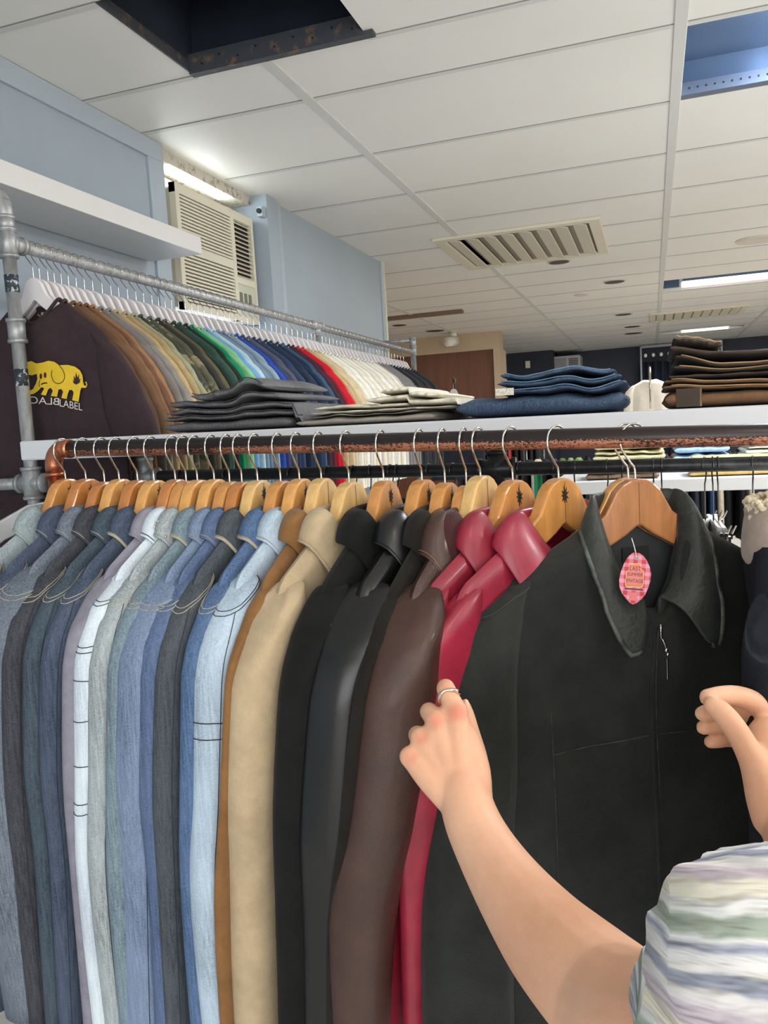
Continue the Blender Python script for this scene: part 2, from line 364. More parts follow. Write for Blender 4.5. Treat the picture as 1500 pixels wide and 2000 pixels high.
# ceiling things: cassette air outlet, down-lights, camera
def air_outlet(x0, x1, y0, y1, n, lab):
    t = empty('ceiling_air_outlet', ((x0+x1)/2, (y0+y1)/2, CZ)); cx, cy = t.location.x, t.location.y
    V = mat('cream_painted_metal', (214, 208, 190), 0.45)
    w2, h2 = (x1-x0)/2, (y1-y0)/2; f = .07
    MB().box(-w2, w2, -h2, -h2+f, -.02, 0).box(-w2, w2, h2-f, h2, -.02, 0).box(-w2, -w2+f, -h2+f, h2-f, -.02, 0).box(w2-f, w2, -h2+f, h2-f, -.02, 0).build('frame', V, t, bevel=.004)
    MB().box(-w2+f, w2-f, -h2+f, h2-f, -.006, -.001).build('backing', mat('shadow_grey_metal', (128, 122, 110), .7), t)
    for k in range(n):
        xx = -w2 + f + (2*w2 - 2*f) * (k + .5) / n; hw = (w2 - f) / n * .78
        M = Matrix.Translation((xx, 0, -.016)) @ Matrix.Rotation(radians(14), 4, 'Y')
        MB().box(-hw, hw, -h2+f+.01, h2-f-.01, -.004, .004, M).build('vane', V, t, bevel=.002)
    tag(t, lab, 'air vent')
air_outlet(-1.31, -0.27, 5.12, 6.22, 8, 'large cream slatted air outlet in the ceiling above the T-shirt rack')
air_outlet(0.0, 1.1, 10.3, 11.2, 9, 'smaller looking cream slatted air outlet far back in the ceiling')
DLM = mat('dark_downlight', (70, 68, 66), .5); DLR = mat('white_downlight_ring', (205, 200, 190), .5)
for px, py, r, lab in ((1092, 510, .075, 'round dark recessed downlight just beyond the large slatted outlet'), (1200, 549, .085, 'round dark recessed downlight between two ceiling joints, right of centre'),
                       (1135, 575, .06, 'small pale round downlight behind the dark ones'), (1218, 613, .09, 'round dark downlight left of the far slatted outlet'),
                       (1235, 637, .10, 'round dark downlight just left of the farthest lit recess'), (1237, 650, .12, 'round dark downlight nearest to the dark back wall'),
                       (850, 645, .11, 'round dark downlight above the brown wall'), (780, 634, .08, 'small round downlight above the end of the T-shirt rail'), (1480, 467, .13, 'large pale round lamp at the right edge of the ceiling')):
    p = onz(px, py, CZ); t = empty('downlight', p)
    MB().tube([(0, 0, .0), (0, 0, -.008)], r*1.15, 24).build('ring', DLR, t)
    MB().tube([(0, 0, -.006), (0, 0, -.011)], r, 24).build('lens', DLR if r in (.13, .06) else DLM, t); tag(t, lab, 'lamp')
p = ony(885, 655, 10.3); t = empty('security_camera', (p.x, p.y, CZ))
MB().tube([(0, 0, 0), (0, 0, -.05)], .05, 16).build('mount', WF, t, True)
MB().tube([(0, .08, -.10), (-.05, -.14, -.13)], [.07, .06], 14).build('housing', WF, t, True)
tag(t, 'small white security camera under the ceiling before the brown wall', 'camera')
p = ony(512, 424, 3.76); t = empty('wall_sensor', (onx(520, 424, -1.80).x, 3.70, 2.66))
MB().box(-.032, -.002, 0.0, .04, -.025, .025).build('housing', TRIMM, t, bevel=.004); MB().tube([(-.017, 0, 0), (-.017, -.012, 0)], .012, 12).build('lens', STAR, t); tag(t, 'small pale blue sensor box high on the blue pier beside the air conditioner', 'sensor')

# ------------------------------------------------------------------ window air conditioner
def air_con():
    X = -1.865                                          # front face plane, casing runs back through the window
    a = onx(352, 385, X); b = onx(495, 600, X)
    y0, y1, z0, z1 = 3.02, 3.71, 2.12, 2.62
    t = empty('window_air_conditioner', (X, (y0+y1)/2, z0)); tag(t, 'cream louvred window air conditioner high on the left wall beyond the floating shelf', 'air conditioner')
    A = mat('aged_cream_plastic', (214, 210, 192), 0.4); D = mat('dark_gap', (42, 42, 44), .8)
    cy = t.location.y
    def bx(*q): return MB().box(q[0]-X, q[1]-X, q[2]-cy, q[3]-cy, q[4]-z0, q[5]-z0)
    L = y1 - y0; ys_ = y0 + L*.70
    bx(X-.28, X-.03, y0+.01, y1-.01, z0, z1).build('casing', A, t, bevel=.01)
    fr = MB()
    for q in ((y0, y0+.03, z0-.01, z1+.01), (ys_-.02, ys_+.012, z0-.01, z1+.01), (y1-.02, y1, z0-.01, z1+.01)): fr.box(-.03, 0, q[0]-cy, q[1]-cy, q[2]-z0, q[3]-z0)
    for q in ((z1-.03, z1+.01), (z0-.01, z0+.02), ((z0+z1)/2-.02, (z0+z1)/2+.02)): fr.box(-.03, -.001, y0-cy, ys_-cy, q[0]-z0, q[1]-z0)
    for q in ((z1-.03, z1+.01), (z0-.01, z0+.02), (z0+.17, z0+.20)): fr.box(-.03, -.001, ys_-cy, y1-cy, q[0]-z0, q[1]-z0)
    fr.build('front_frame', A, t)
    bx(X-.029, X-.022, y0+.03, y1-.02, z0+.02, z1-.03).build('grille_backing', D, t)
    for half in (0, 1):
        g = MB(); za = (z0+z1)/2 + .022 if half else z0 + .022; zb = z1 - .032 if half else (z0+z1)/2 - .022
        n = 13
        for k in range(n):
            z = za + (zb-za)*(k+.5)/n; g.box(-.022, -.002, y0+.032-cy, ys_-.02-cy, z-.005-z0, z+.004-z0)
        g.build('intake_grille', A, t)
    g = MB(); n = 13; za, zb = z0+.20, z1-.03
    for k in range(n):
        z = za + (zb-za)*(k+.5)/n; M = Matrix.Translation((-.012, 0, z-z0)) @ Matrix.Rotation(radians(35), 4, 'Y')
        g.box(-.013, .013, ys_+.012-cy, y1-.02-cy, -.0018, .0018, M)
    g.build('outlet_louvre', A, t)
    pn = bx(X-.02, X-.006, ys_+.012, y1-.02, z0+.02, z0+.17).build('control_panel', mat('pale_green_plastic', (196, 200, 180), .5), t)
    for k in range(3): bx(X-.006, X-.003, ys_+.03+k*.045, ys_+.055+k*.045, z0+.05, z0+.13).build('button', mat('grey_print', (110, 116, 104), .6), pn)
air_con()
# folds of white packing beside it
pk = MB()
pk.box(WX-.14, WX-.05, WY0+.03, WY0+.10, 1.5, CZ-.05)
tag(pk.build('window_packing_strip', WF, bevel=.01), 'white packing strip between the air conditioner and the window frame', 'trim strip')

# ------------------------------------------------------------------ floating shelf on the left wall
sx = -1.62; p0 = onx(392, 460, sx)
fs = MB().box(WX+.013, sx, 0.9, p0.y, 2.258, 2.322).build('floating_shelf', WHITEP, bevel=.002)
tag(fs, 'thick white floating shelf on the blue wall above the T-shirt rack', 'shelf')
fs2 = MB().box(WX+.001, -1.72, 0.6, 1.72, 1.93, 1.965).build('floating_shelf', mat('grey_blue_shelf', (140, 156, 166), .4), bevel=.002)
tag(fs2, 'small grey-blue ledge on the left wall behind the galvanised post', 'shelf')

# ------------------------------------------------------------------ T-shirt rack (galvanised pipes)
RX = -1.56; RZ = 2.083
def fitting(mb, p, ax, r, l):
    p = Vector(p); ax = Vector(ax).normalized()
    mb.tube([p - ax*l, p - ax*l*.98, p + ax*l*.98, p + ax*l], [r*.9, r, r, r*.9], 16)
    for sg in (-1, 1): mb.tube([p + ax*sg*(l-.006), p + ax*sg*(l+.003)], r*1.12, 16)
rack = empty('garment_rack', (RX, 1.71, 0)); tag(rack, 'galvanised pipe garment rack along the left wall holding the T-shirts', 'clothes rack')
def rk(mb, name, mt=GALV, sm=True):
    o = mb.build(name, mt, sm=sm); o.parent = rack; o.matrix_parent_inverse = Matrix.Translation(-rack.location); return o
px_, py_ = RX, 1.71
rk(MB().tube([(px_, py_, 0), (px_, py_, 2.19)], .017, 20), 'post')
e = MB(); e.tube([(px_, py_, 2.12)] + [(px_ - .04*(1-cos(a)), py_, 2.165 + .045*sin(a)) for a in [0, .3, .6, .9, 1.2, pi/2]] + [(px_-.12, py_, 2.21)], .021, 16); fitting(e, (px_, py_, 2.13), (0, 0, 1), .0215, .018); rk(e, 'elbow_fitting')
e = MB(); fitting(e, (px_, py_, RZ), (0, 0, 1), .022, .035); fitting(e, (px_, py_+.03, RZ), (0, 1, 0), .021, .02); rk(e, 'tee_fitting')
e = MB(); fitting(e, (px_, py_, 1.86), (0, 0, 1), .022, .028); rk(e, 'coupling')
for z in (1.74, 1.98): rk(MB().tube([(px_, py_, z-.022), (px_, py_, z+.022)], .0175, 16), 'pipe_label', mat('dark_printed_label', (46, 52, 60), .6, rgb2=(190, 200, 205), scale=90, stretch=(1, 1, 1), ramp=(.55, .6)))
rk(MB().tube([(RX, py_+.02, RZ), (RX, 5.45, RZ-.012)], .0165, 18), 'hanging_rail')
e = MB(); fitting(e, (RX, 3.72, RZ-.004), (0, 1, 0), .021, .05); fitting(e, (RX, 3.72, RZ-.03), (0, 0, 1), .02, .02); rk(e, 'tee_fitting')
rk(MB().tube([(RX, 3.72, 0), (RX, 3.72, RZ)], .015, 14), 'post')
rk(MB().tube([(RX, 5.42, 0), (RX, 5.42, 2.16)], .017, 16), 'post')
rk(MB().tube([(RX, 5.42, 2.155), (-1.82, 5.42, 2.155)], .014, 14), 'wall_bracket')
e = MB(); fitting(e, (RX, 5.42, 2.14), (0, 0, 1), .022, .03); fitting(e, (RX, 5.42, RZ), (0, 0, 1), .021, .025); rk(e, 'elbow_fitting')
e = MB(); fitting(e, (px_, py_, 1.463), (0, 0, 1), .024, .04); fitting(e, (px_, py_, 1.463), (1, 0, 0), .023, .04); rk(e, 'cross_fitting')
rk(MB().tube([(-1.86, py_, 1.463), (RX, py_, 1.463)], .016, 14), 'wall_bracket')

# ------------------------------------------------------------------ hangers
def hook_path(R, up=.0, stem=-.075, n=5):
    pts = [(0, 0, stem), (0, 0, -.046), (.006, 0, -.036), (R*1.05, 0, -.016), (R*1.12, 0, 0), (R*.85, 0, R*.6), (R*.3, 0, R*.97), (-R*.4, 0, R*.93), (-R*.9, 0, R*.5), (-R*1.02, 0, 0.0), (-R*.95, 0, -.004)]
    return spline(pts, n)
def hanger_outline(hw, drop, top, dome=.04, th=.034, notch=.065):
    up = [(0, top), (.010, top-.0015), (.020, top-.007), (.029, top-.017), (.036, top-.032), (.044, top-.048), (.06, top-.062)]
    up = [(x * dome/.04, z) for x, z in up]
    n = 10
    for k in range(1, n + 1):
        t = k/n; x = .06 + (hw-.06)*t; up.append((x, top - .062 - (drop - .062) * (t**1.15)))
    lo = []
    for k in range(n, 0, -1):
        t = k/n; x = (hw-.006)*t; lo.append((x, top - notch - (drop + th*.55 - notch) * (t**1.05)))
    lo.append((.004, top - notch + .001)); lo.append((0, top - notch + .002))
    right = up + [(hw + .003, top - drop - th*.3)] + lo
    left = [(-x, z) for x, z in reversed(right[1:-1])]
    return right + left
def hanger_mesh(hw=.22, drop=.125, top=-.058, thick=.009, dome=.04, th=.034, bow=.0, notch=.065):
    pl = hanger_outline(hw, drop, top, dome, th, notch)
    # build as strips so the thin shape can bow: pair upper and lower outline points
    n = len(pl); mb = MB()
    vs = []
    def bw(x): return bow * (x/hw)**2
    for h_ in (-1, 1):
        for x, z in pl: vs.append((x, h_*thick*(1 - .35*ss(.05, 1, abs(x)/hw)) + bw(x), z))
    me = bpy.data.meshes.new('hanger'); bm = bmesh.new(); V = [bm.verts.new(v) for v in vs]
    f1 = bm.faces.new(V[:n]); f2 = bm.faces.new(V[n:][::-1])
    for i in range(n): bm.faces.new((V[i], V[n+i], V[n+(i+1) % n], V[(i+1) % n]))
    bmesh.ops.recalc_face_normals(bm, faces=bm.faces)
    bmesh.ops.triangulate(bm, faces=[f for f in bm.faces if len(f.verts) > 4])
    bm.to_mesh(me); bm.free(); return me
def star_poly(r, seed):
    rnd = random.Random(seed); out = []
    for k in range(18):
        a = 2*pi*k/18; rr = r * (rnd.uniform(.75, 1.15) if k % 2 == 0 else rnd.uniform(.35, .5)); out.append((cos(a)*rr*.75, sin(a)*rr*1.2))
    return out
wood_me = hanger_mesh(hw=.200, drop=.163, thick=.0112, dome=.046, th=.036, bow=0, notch=.068)
white_me = hanger_mesh(hw=.210, drop=.20, top=-.076, thick=.0065, dome=.036, th=.05, notch=.062)
white_me.materials.append(WHHANG)
wood_me.materials.append(WOODS[0])
hk = MB().tube(hook_path(.0178), .0016, 8).mesh('hook', True); hk.materials.append(CHROME)
hk2 = MB().tube(hook_path(.0190, stem=-.085), .0014, 6).mesh('hook', True); hk2.materials.append(CHROME)
def wood_hanger(O, ang, mt, lab, logo=True, tilt=0, dz=0):
    t = empty('wooden_hanger', O, ang); t.rotation_euler[0] = tilt
    o = link('hanger_body', wood_me, t); setmat(o, mt); bev(o, .003, 2); o.location.z = dz
    h_ = link('hook', hk, t); h_.location.z = 0
    if logo:
        for sy in ((1,)):
            MB().prism(star_poly(.011, len(lab) * 7), .0118, .0124, lambda x, y, q: (x+.001, q*sy, y-.083+dz)).build('burnt_star_mark', STAR, t)
    MB().box(-.0004, .0004, .0112, .0118, -.125+dz, -.064+dz).build('glue_joint', mat('glue_line', (120, 80, 40), .6), t)
    tag(t, lab, 'hanger', 'wooden hangers on the front rail'); return t

# ------------------------------------------------------------------ garments
def garment_body(W=.225, flare=.02, T=.03, top=-.112, slope=.5, hem=-.80, neck=.075, dipf=.06, dipb=.012, folds=.006, seed=0, nv=34, nu=56, ends=.055, tmin=.0165, v0=130):
    rings = []
    def ctop(a, front):
        x = abs(a)
        if x < neck: return top - (dipf if front else dipb) * (1 - (x/neck)**2)
        z = top - (x-neck)*slope
        if x > W-.04: z -= ((x-W+.04)/.04)**2 * ends
        return z
    for j in range(nv):
        v = (j/(nv-1)); v = v**1.35
        ring = []
        for i in range(nu):
            th = 2*pi*i/nu; ct, st = cos(th), sin(th)
            a = math.copysign(abs(ct)**.8, ct) * W; front = st > 0
            z0 = ctop(a, front); z = z0 + (hem - z0)*v
            Wv = W + flare*ss(0, .5, v); a2 = a * Wv/W
            tt = max(T, tmin*(1-ss(.1,.3,v))) * (1 - exp(-v*v0)) * (.86 + .14*ss(0, .5, v))
            bb = math.copysign(abs(st)**.65, st) * tt
            if abs(a) < neck: bb += math.copysign(1, st) * .30*neck * sqrt(max(0, 1-(a/neck)**2)) * (1 - ss(0, .25, v))
            f = folds * ss(.02, .4, v) * (sin(a*38 + seed*1.7 + 2.2*nz(a*5, v*1.6, seed)) + 1.3*nz(a*16, v*2.6, seed*3.1 + 5*front))
            bb += f
            a2 += folds*.9 * nz(seed*2, v*5, 3*ct) * ss(.05, .3, v)
            ring.append((a2, bb, z))
        rings.append(ring)
    return loft('body', rings, caps=False)
def sleeve_rings(p0, pts, ra, rb, seed=0, nu=26, nv=40, wr=.004, sk=.5):
    """pts: list of (a,b,c) centres; ra/rb: lists of half widths along a and b"""
    cs = spline(pts, max(2, nv // (len(pts)-1))); n = len(cs); rings = []
    for j, c in enumerate(cs):
        t = j/(n-1)
        def li(L): x = t*(len(L)-1); k = min(int(x), len(L)-2); return L[k] + (L[k+1]-L[k])*(x-k)
        capf = sqrt(max(0.0, 1-(1-min(1, t*n/4.5))**2)) if t*n < 4.5 else 1
        capf = max(.12, capf)
        A, B = li(ra)*capf, li(rb)*(.35+.65*capf)
        ring = []
        for i in range(nu):
            th = 2*pi*i/nu; ct, st = cos(th), sin(th)
            k = 1 + wr*8*nz(ct*1.5+seed, st*1.5, t*5) * ss(0, .15, t) + wr*12*nz(ct*3+seed*2, st*3, t*2.2)
            a = math.copysign(abs(ct)**.85, ct)*A*k; b = math.copysign(abs(st)**.85, st)*B*k
            x = c.x + a; z = c.z - (math.copysign(a, c.x*a)*sk if t*n < 7 else math.copysign(a, c.x*a)*sk*max(0, 1-(t*n-7)/9))
            wob = wr*.8*sin(t*11 + seed + 2*nz(seed, t*3, 1))*ss(.1, .4, t)
            ring.append((x + wob*.6, c.y + b + wob*.5, z + wr*1.2*nz(ct*2, seed, t*12)))
        rings.append(ring)
    return rings
def collar(A=.078, B=.030, base=-.112, dip=.055, stand=.034, back=.045, front=.085, out=.026, spread=.0, tipb=.012, n=37, th=.0028, seed=0, wide=0, tipdrop=0):
    rows = []
    for i in range(n):
        t = -1 + 2*i/(n-1); ph = t*pi*.94; at_ = abs(t)
        sa, cb = sin(ph), -cos(ph)
        a, b = A*sa, B*cb + .002
        c0 = base - dip*ss(.55, 1, at_)
        st = stand*(1 - .55*ss(.55, 1, at_))
        L = back + (front-back)*ss(.45, 1, at_)
        sg = math.copysign(1, t)
        fa, fb, fc = a*.96, b*.96, c0 + st
        ox = out*sa + spread*sg*ss(.55, 1, at_); oy = out*.55*cb + tipb*ss(.6, 1, at_)
        w_ = .0025*nz(t*6, seed, 1)
        ea, eb, ec = fa + ox, fb + oy, fc - L - tipdrop*ss(.8, 1, at_)
        rows.append([(a, b, c0 - .008), (a*.99, b*.99, c0 + st*.5), (fa, fb, fc), (fa + ox*.45, fb + oy*.5 + w_, fc - L*.10 + .002), (fa + ox*.85 + w_, fb + oy*.85 + w_, fc - L*.5), (ea + w_, eb + w_, ec)])
    me = loft('collar', rows, caps=False, closed=False)
    edge = [Vector(r[-1]) for r in rows]; inner = [Vector(r[-2]) for r in rows]
    return me, edge, inner
def stitch(pts, r, name, mt, parent):
    return MB().tube(pts, r, 5).build(name, mt, parent, True)

# rail under the jackets: the camera sees it come nearer from left to right
def railpt(px):
    iz = 1/1.50 + (1/1.05 - 1/1.50)*(px-110)/1390; return at(px, 878 - 28*(px-110)/1390 - 1, 1/iz)
RA, RB = railpt(112), railpt(1500); RD = (RB-RA).normalized()
RE = RA + RD*2.1
frack = empty('clothes_rail', (RA.x, RA.y, 0)); tag(frack, 'copper pipe clothes rail with worn black paint carrying the jackets', 'clothes rack')
ro = MB().tube([(0, 0, 0), (0, 0, 2.06)], .0148, 32).build('rail_pipe', WORN, None, True)
# local z along the pipe, local x pointing down
zx = RD; xx_ = Vector((0, 0, -1)); xx_ = (xx_ - zx*xx_.dot(zx)).normalized(); yy = zx.cross(xx_)
mm = Matrix.Identity(4)
for i in range(3): mm[i][0] = xx_[i]; mm[i][1] = yy[i]; mm[i][2] = zx[i]; mm[i][3] = (RA + RD*.02)[i]
ro.parent = frack; ro.matrix_world = mm; ro.matrix_parent_inverse = Matrix.Translation(-frack.location)
def fr(mb, name, mt):
    o = mb.build(name, mt, sm=True); o.parent = frack; o.matrix_parent_inverse = Matrix.Translation(-frack.location)
E0 = RA + RD*.03; ec = [E0, E0 - RD*.012]
for a in (.25, .5, .75, 1.0, 1.25, pi/2): ec.append(E0 - RD*(.012 + .03*sin(a)) - Vector((0, 0, .03*(1-cos(a)))))
ec.append(ec[-1] - Vector((0, 0, .014)))
e = MB().tube(ec, .0162, 20); e.tube([ec[-1], ec[-1]-Vector((0, 0, .007))], .0185, 20); e.tube([E0 - RD*.006, E0 + RD*.002], .0175, 20); fr(e, 'elbow_fitting', COPPER)
fr(MB().tube([ec[-1], (ec[-1].x, ec[-1].y, 0)], .0138, 20), 'post', COPPER)
P2 = RE - RD*.02; fr(MB().tube([P2 + Vector((0, 0, .0)), (P2.x, P2.y, 0)], .0138, 20), 'post', COPPER)

DEN = {}
STITCH_L = mat('pale_stitching', (168, 160, 140), .8); STITCH_D = mat('dark_stitching', (40, 44, 58), .8)
# (hanger px, py of dome top, yaw, wood, material, kind, T, sleeve rb, collar dict, colour words)
J = [
 (122, 943, 8, 0, denim('pale_green_denim', (117, 128, 132), .8, .4), 'denim', .018, .026, 'pale grey-green denim jacket, first on the front rail beside the copper post'),
 (162, 943, 5, 3, denim('inky_blue_denim', (54, 64, 82), .8, .1), 'denim', .016, .024, 'inky blue denim jacket, second on the front rail from the copper post'),
 (198, 952, 3, 3, denim('slub_grey_blue_denim', (87, 95, 107), 1.0, .15), 'denim', .018, .052, 'grey-blue slub denim jacket whose wide sleeve fills the lower left corner'),
 (227, 944, 3, 1, denim('charcoal_navy_denim', (48, 50, 57), .8, .05), 'denim', .015, .024, 'charcoal navy denim jacket with stitched collar, right of the wide grey-blue sleeve'),
 (263, 947, 3, 3, denim('dark_teal_denim', (50, 63, 74), .8, .1), 'denim', .015, .022, 'dark teal denim jacket with frayed collar top'),
 (295, 948, 3, 1, denim('deep_indigo_denim', (54, 65, 83), .8, .1), 'denim', .015, .022, 'deep indigo denim jacket with pale stitched collar edge'),
 (337, 945, 4, 3, cloth('lilac_grey_cotton', (132, 130, 142)), 'denim', .012, .022, 'plain lilac-grey cotton jacket squeezed among the denim'),
 (358, 950, 4, 0, denim('ice_blue_denim', (179, 189, 201), .35, .3), 'denim', .014, .025, 'ice blue bleached denim jacket with stitched bands around the sleeve'),
 (380, 947, 3, 1, denim('sage_grey_denim', (131, 139, 142), .8, .3), 'denim', .014, .024, 'sage grey streaked denim jacket with a studded collar'),
 (413, 945, 3, 1, denim('teal_grey_denim', (96, 112, 122), .9, .2), 'denim', .014, .024, 'teal grey denim jacket with dark seams beside the studded one'),
 (443, 952, 3, 0, denim('mid_blue_denim', (96, 111, 135), .7, .3), 'denim', .015, .046, 'mid blue washed denim jacket with a broad full sleeve'),
 (467, 952, 3, 3, denim('royal_worn_denim', (70, 86, 116), .7, .2), 'denim', .014, .028, 'worn royal blue denim jacket in the middle of the denim row'),
 (498, 948, 4, 2, denim('black_grey_denim', (58, 64, 70), .7, .1), 'denim', .016, .024, 'blackish grey denim jacket with pale piped collar'),
 (543, 950, 4, 0, denim('cobalt_denim', (64, 86, 118), .8, .2), 'denim', .017, .022, 'cobalt denim jacket just left of the palest stonewashed one'),
 (580, 944, 6, 1, denim('stonewash_denim', (142, 157, 171), .6, .5), 'denim', .018, .033, 'pale stonewashed denim jacket with dark double seams, last of the denim'),
 (623, 943, 5, 2, suede('tan_brown_suede', (128, 92, 56), .1), 'shirt', .014, .014, 'golden brown suede jacket with rolled collar'),
 (677, 953, 11, 2, suede('sand_suede', (178, 158, 128), .12, .12), 'leather', .022, .036, 'sand beige suede jacket with smooth long sleeve'),
 (745, 950, 8, 0, suede('black_embroidered_suede', (24, 24, 24), .04), 'leather', .024, .034, 'matt black jacket with embossed floral trim on the front'),
 (820, 947, 11, 0, leather('black_leather', (14, 14, 15), .36, .25), 'leather', .024, .052, 'glossy black leather jacket with wide smooth sleeve'),
 (865, 955, 9, 0, suede('dark_olive_brown_suede', (32, 29, 26), .05), 'leather', .012, .016, 'very dark brown jacket tucked behind the brown leather one'),
 (907, 962, 10, 0, leather('chestnut_leather', (66, 42, 34), .36, .9), 'leather', .018, .046, 'chestnut brown leather jacket with large pointed collar'),
 (935, 937, 18, 2, suede('oxblood_suede', (64, 34, 36), .15), 'leather', .016, .026, 'dark oxblood suede jacket next to the chestnut leather'),
 (998, 948, 27, 0, leather('crimson_leather', (138, 26, 48), .5, .3), 'leather', .014, .022, 'crimson leather jacket, the left of the two red ones'),
 (1088, 944, 36, 0, leather('raspberry_leather', (146, 34, 56), .36, .3), 'leather', .014, .022, 'raspberry red glossy leather jacket, nearer the black suede one'),
]
LINING = cloth('black_lining', (20, 20, 24))
SEAMD = {}
JOBJ = []
for k, (px, py, yaw, wd, mt, kind, T, rb, lab) in enumerate(J):
    O = railpt(px)
    if px in (498,): pass
    ya = radians(yaw); nx, ny = -sin(ya), -cos(ya); ang = math.atan2(ny, nx)
    dz = 0.0
    words = lab.split(' jacket')[0]
    wood_hanger(O + Vector((0, 0, .0175 - .0165)), ang, WOODS[wd], 'wooden hanger on the front rail holding the ' + words + ' jacket', logo=px not in (380, 623, 677, 935), tilt=0, dz=(945 - py) * .0006)
    root = empty('denim_jacket' if kind == 'denim' else ('suede_jacket' if 'suede' in lab else ('leather_jacket' if 'leather' in lab else 'jacket')), O, ang)
    tag(root, lab, 'jacket', 'jackets on the front rail')
    top = -.121
    W = .222 if kind != 'leather' else (.226 if k != 21 else .185)
    bme = garment_body(W=W, T=T, top=top, hem=-.84 if kind == 'denim' else -.88, folds=.0035, seed=k*1.37, slope=.54, flare=(-.085 if 16 <= k <= 21 else .0))
    link('body', bme, root, mt)
    # sleeves
    Ls = .74; drift = {0: .05, 1: .05, 2: .045, 3: .04, 15: .06, 16: .055, 17: .055, 18: .062, 19: .08, 20: .09, 21: .13, 22: .085, 23: .06, 10: .065, 8: .045, 9: .05}.get(k, .046 + .014*nz(k*3.3, 0, 0))
    for sg in (1, -1):
        S0 = top - (W - .075)*.54 - .002
        pts = [(sg*(W-.034), 0, S0 + .010), (sg*(W-.010), .001, S0-.028), (sg*(W+.008), -drift*.1, S0-.11), (sg*(W+.018), -drift*.45, S0-.28), (sg*(W+.012+.01*sin(k)), -drift*.9, S0-.44), (sg*(W+.004), -drift*1.3, S0-Ls)]
        ra = [.034, .050, .058, .054, .048, .044] if kind == 'denim' else [.036, .052, .062, .060, .054, .048]
        rbs = [rb*.7, rb, rb*1.05, rb*1.0, rb*.95, rb*.85]
        rg = sleeve_rings(0, pts, ra, rbs, seed=k*2.1 + sg, wr=.0028)
        rg = [[(x if sg > 0 else x, y, z) for x, y, z in r] for r in rg]
        so = link('sleeve', loft('sleeve', rg, caps=True), root, mt)
        if sg > 0 or k == 0:
            sm_ = STITCH_L if kind == 'denim' and k not in (7, 14, 6) else (STITCH_D if k in (7, 14) else None)
            if sm_:
                for ix in ((3, 4) if kind == 'denim' else (4,)):
                    ring = [Vector(q) for q in rg[ix]]; cen = sum(ring, Vector())/len(ring)
                    ring = [cen + (q-cen)*1.012 for q in ring]; MB().tube(ring + [ring[0]], .0007, 5).build('armhole_stitching', sm_, so, True)
            if k == 7:
                for ix in (13, 14, 17, 20, 23, 26, 27):
                    if ix < len(rg):
                        ring = [Vector(q) for q in rg[ix]]; cen = sum(ring, Vector())/len(ring); ring = [cen + (q-cen)*1.01 for q in ring]; MB().tube(ring + [ring[0]], .0007, 5).build('band_stitching', STITCH_D, so, True)
            if k == 14:
                for ix in (19, 20):
                    ring = [Vector(q) for q in rg[ix]]; cen = sum(ring, Vector())/len(ring); ring = [cen + (q-cen)*1.01 for q in ring]; MB().tube(ring + [ring[0]], .0008, 5).build('band_stitching', STITCH_D, so, True)
            if k == 17:
                rr = random.Random(11); PAT = leather('black_patent', (52, 54, 56), .3)
                def sf(t, u):
                    t = max(0, min(len(rg)-1.001, t)); i_ = int(t); f_ = t-i_; u = u % 26; j_ = int(u); g_ = u-j_
                    P4 = [Vector(rg[i_][j_]), Vector(rg[i_][(j_+1) % 26]), Vector(rg[i_+1][j_]), Vector(rg[i_+1][(j_+1) % 26])]
                    return (P4[0]*(1-g_)+P4[1]*g_)*(1-f_) + (P4[2]*(1-g_)+P4[3]*g_)*f_
                for q in range(15):
                    tc_ = 6 + q*1.15; uc_ = 4.2 + 1.3*rr.random(); R_ = rr.uniform(.45, .75); a0 = rr.uniform(0, 6); n_ = rr.choice((8, 10, 12))
                    MB().tube([sf(tc_ + R_*sin(a0+w_*.5)*(1-.04*w_), uc_ + R_*1.1*cos(a0+w_*.5)*(1-.04*w_)) for w_ in range(n_)], .0017, 6).build('floral_embossing', PAT, so, True)
            # long sleeve seam
            if kind == 'denim':
                line = []
                for r_ in rg[4:]:
                    ring = [Vector(q) for q in r_]; cen = sum(ring, Vector())/len(ring); q = ring[3]; line.append(cen + (q-cen)*1.012)
                MB().tube(line, .0006, 4).build('sleeve_seam', STITCH_D, so, True)
    if kind == 'denim': ck = dict(A=.074, B=max(.02, T*1.3), base=top-.002, stand=.024, back=.043, front=.085, out=.050, tipb=.004, seed=k)
    elif kind == 'shirt': ck = dict(A=.076, B=.024, base=top-.002, stand=.026, back=.045, front=.10, out=.052, tipb=.004, seed=k)
    else: ck = dict(A=.078, B=max(.02, T*1.25), base=top-.002, stand=.028, back=.048, front=.12, out=.056, tipb=.006, seed=k)
    if k == 20: ck.update(front=.18, back=.060, out=.068, tipb=.016, dip=.08)
    if k in (22, 23): ck.update(front=.12, tipb=.01)
    cme, edge, inner = collar(**ck)
    co = link('collar', cme, root, mt if k != 15 else suede('tan_brown_suede', (1, 1, 1)))
    so_ = co.modifiers.new('thick', 'SOLIDIFY'); so_.thickness = .0035; so_.offset = 0
    sb = co.modifiers.new('sub', 'SUBSURF'); sb.levels = 1; sb.render_levels = 2
    if kind == 'denim' or k in (16, 18, 20):
        pm = STITCH_L if kind == 'denim' and k not in (7,) else (STITCH_D if k == 7 else (mt if k != 20 else mat('tan_thread', (150, 100, 70), .8)))
        MB().tube([p + (q-p)*.14 + (q-p).normalized()*0 + Vector((0, 0, 0)) for p, q in zip(edge, inner)], .0026, 6).build('collar_piping', pm if kind == 'denim' and k in (5, 9, 12, 13) else mt, co, True)
        if k not in (6,): MB().tube([p + (q-p)*.3 + Vector((math.copysign(.0022, p.x), .0, .0)) for p, q in zip(edge, inner)], .0007, 4).build('collar_stitching', pm, co, True)
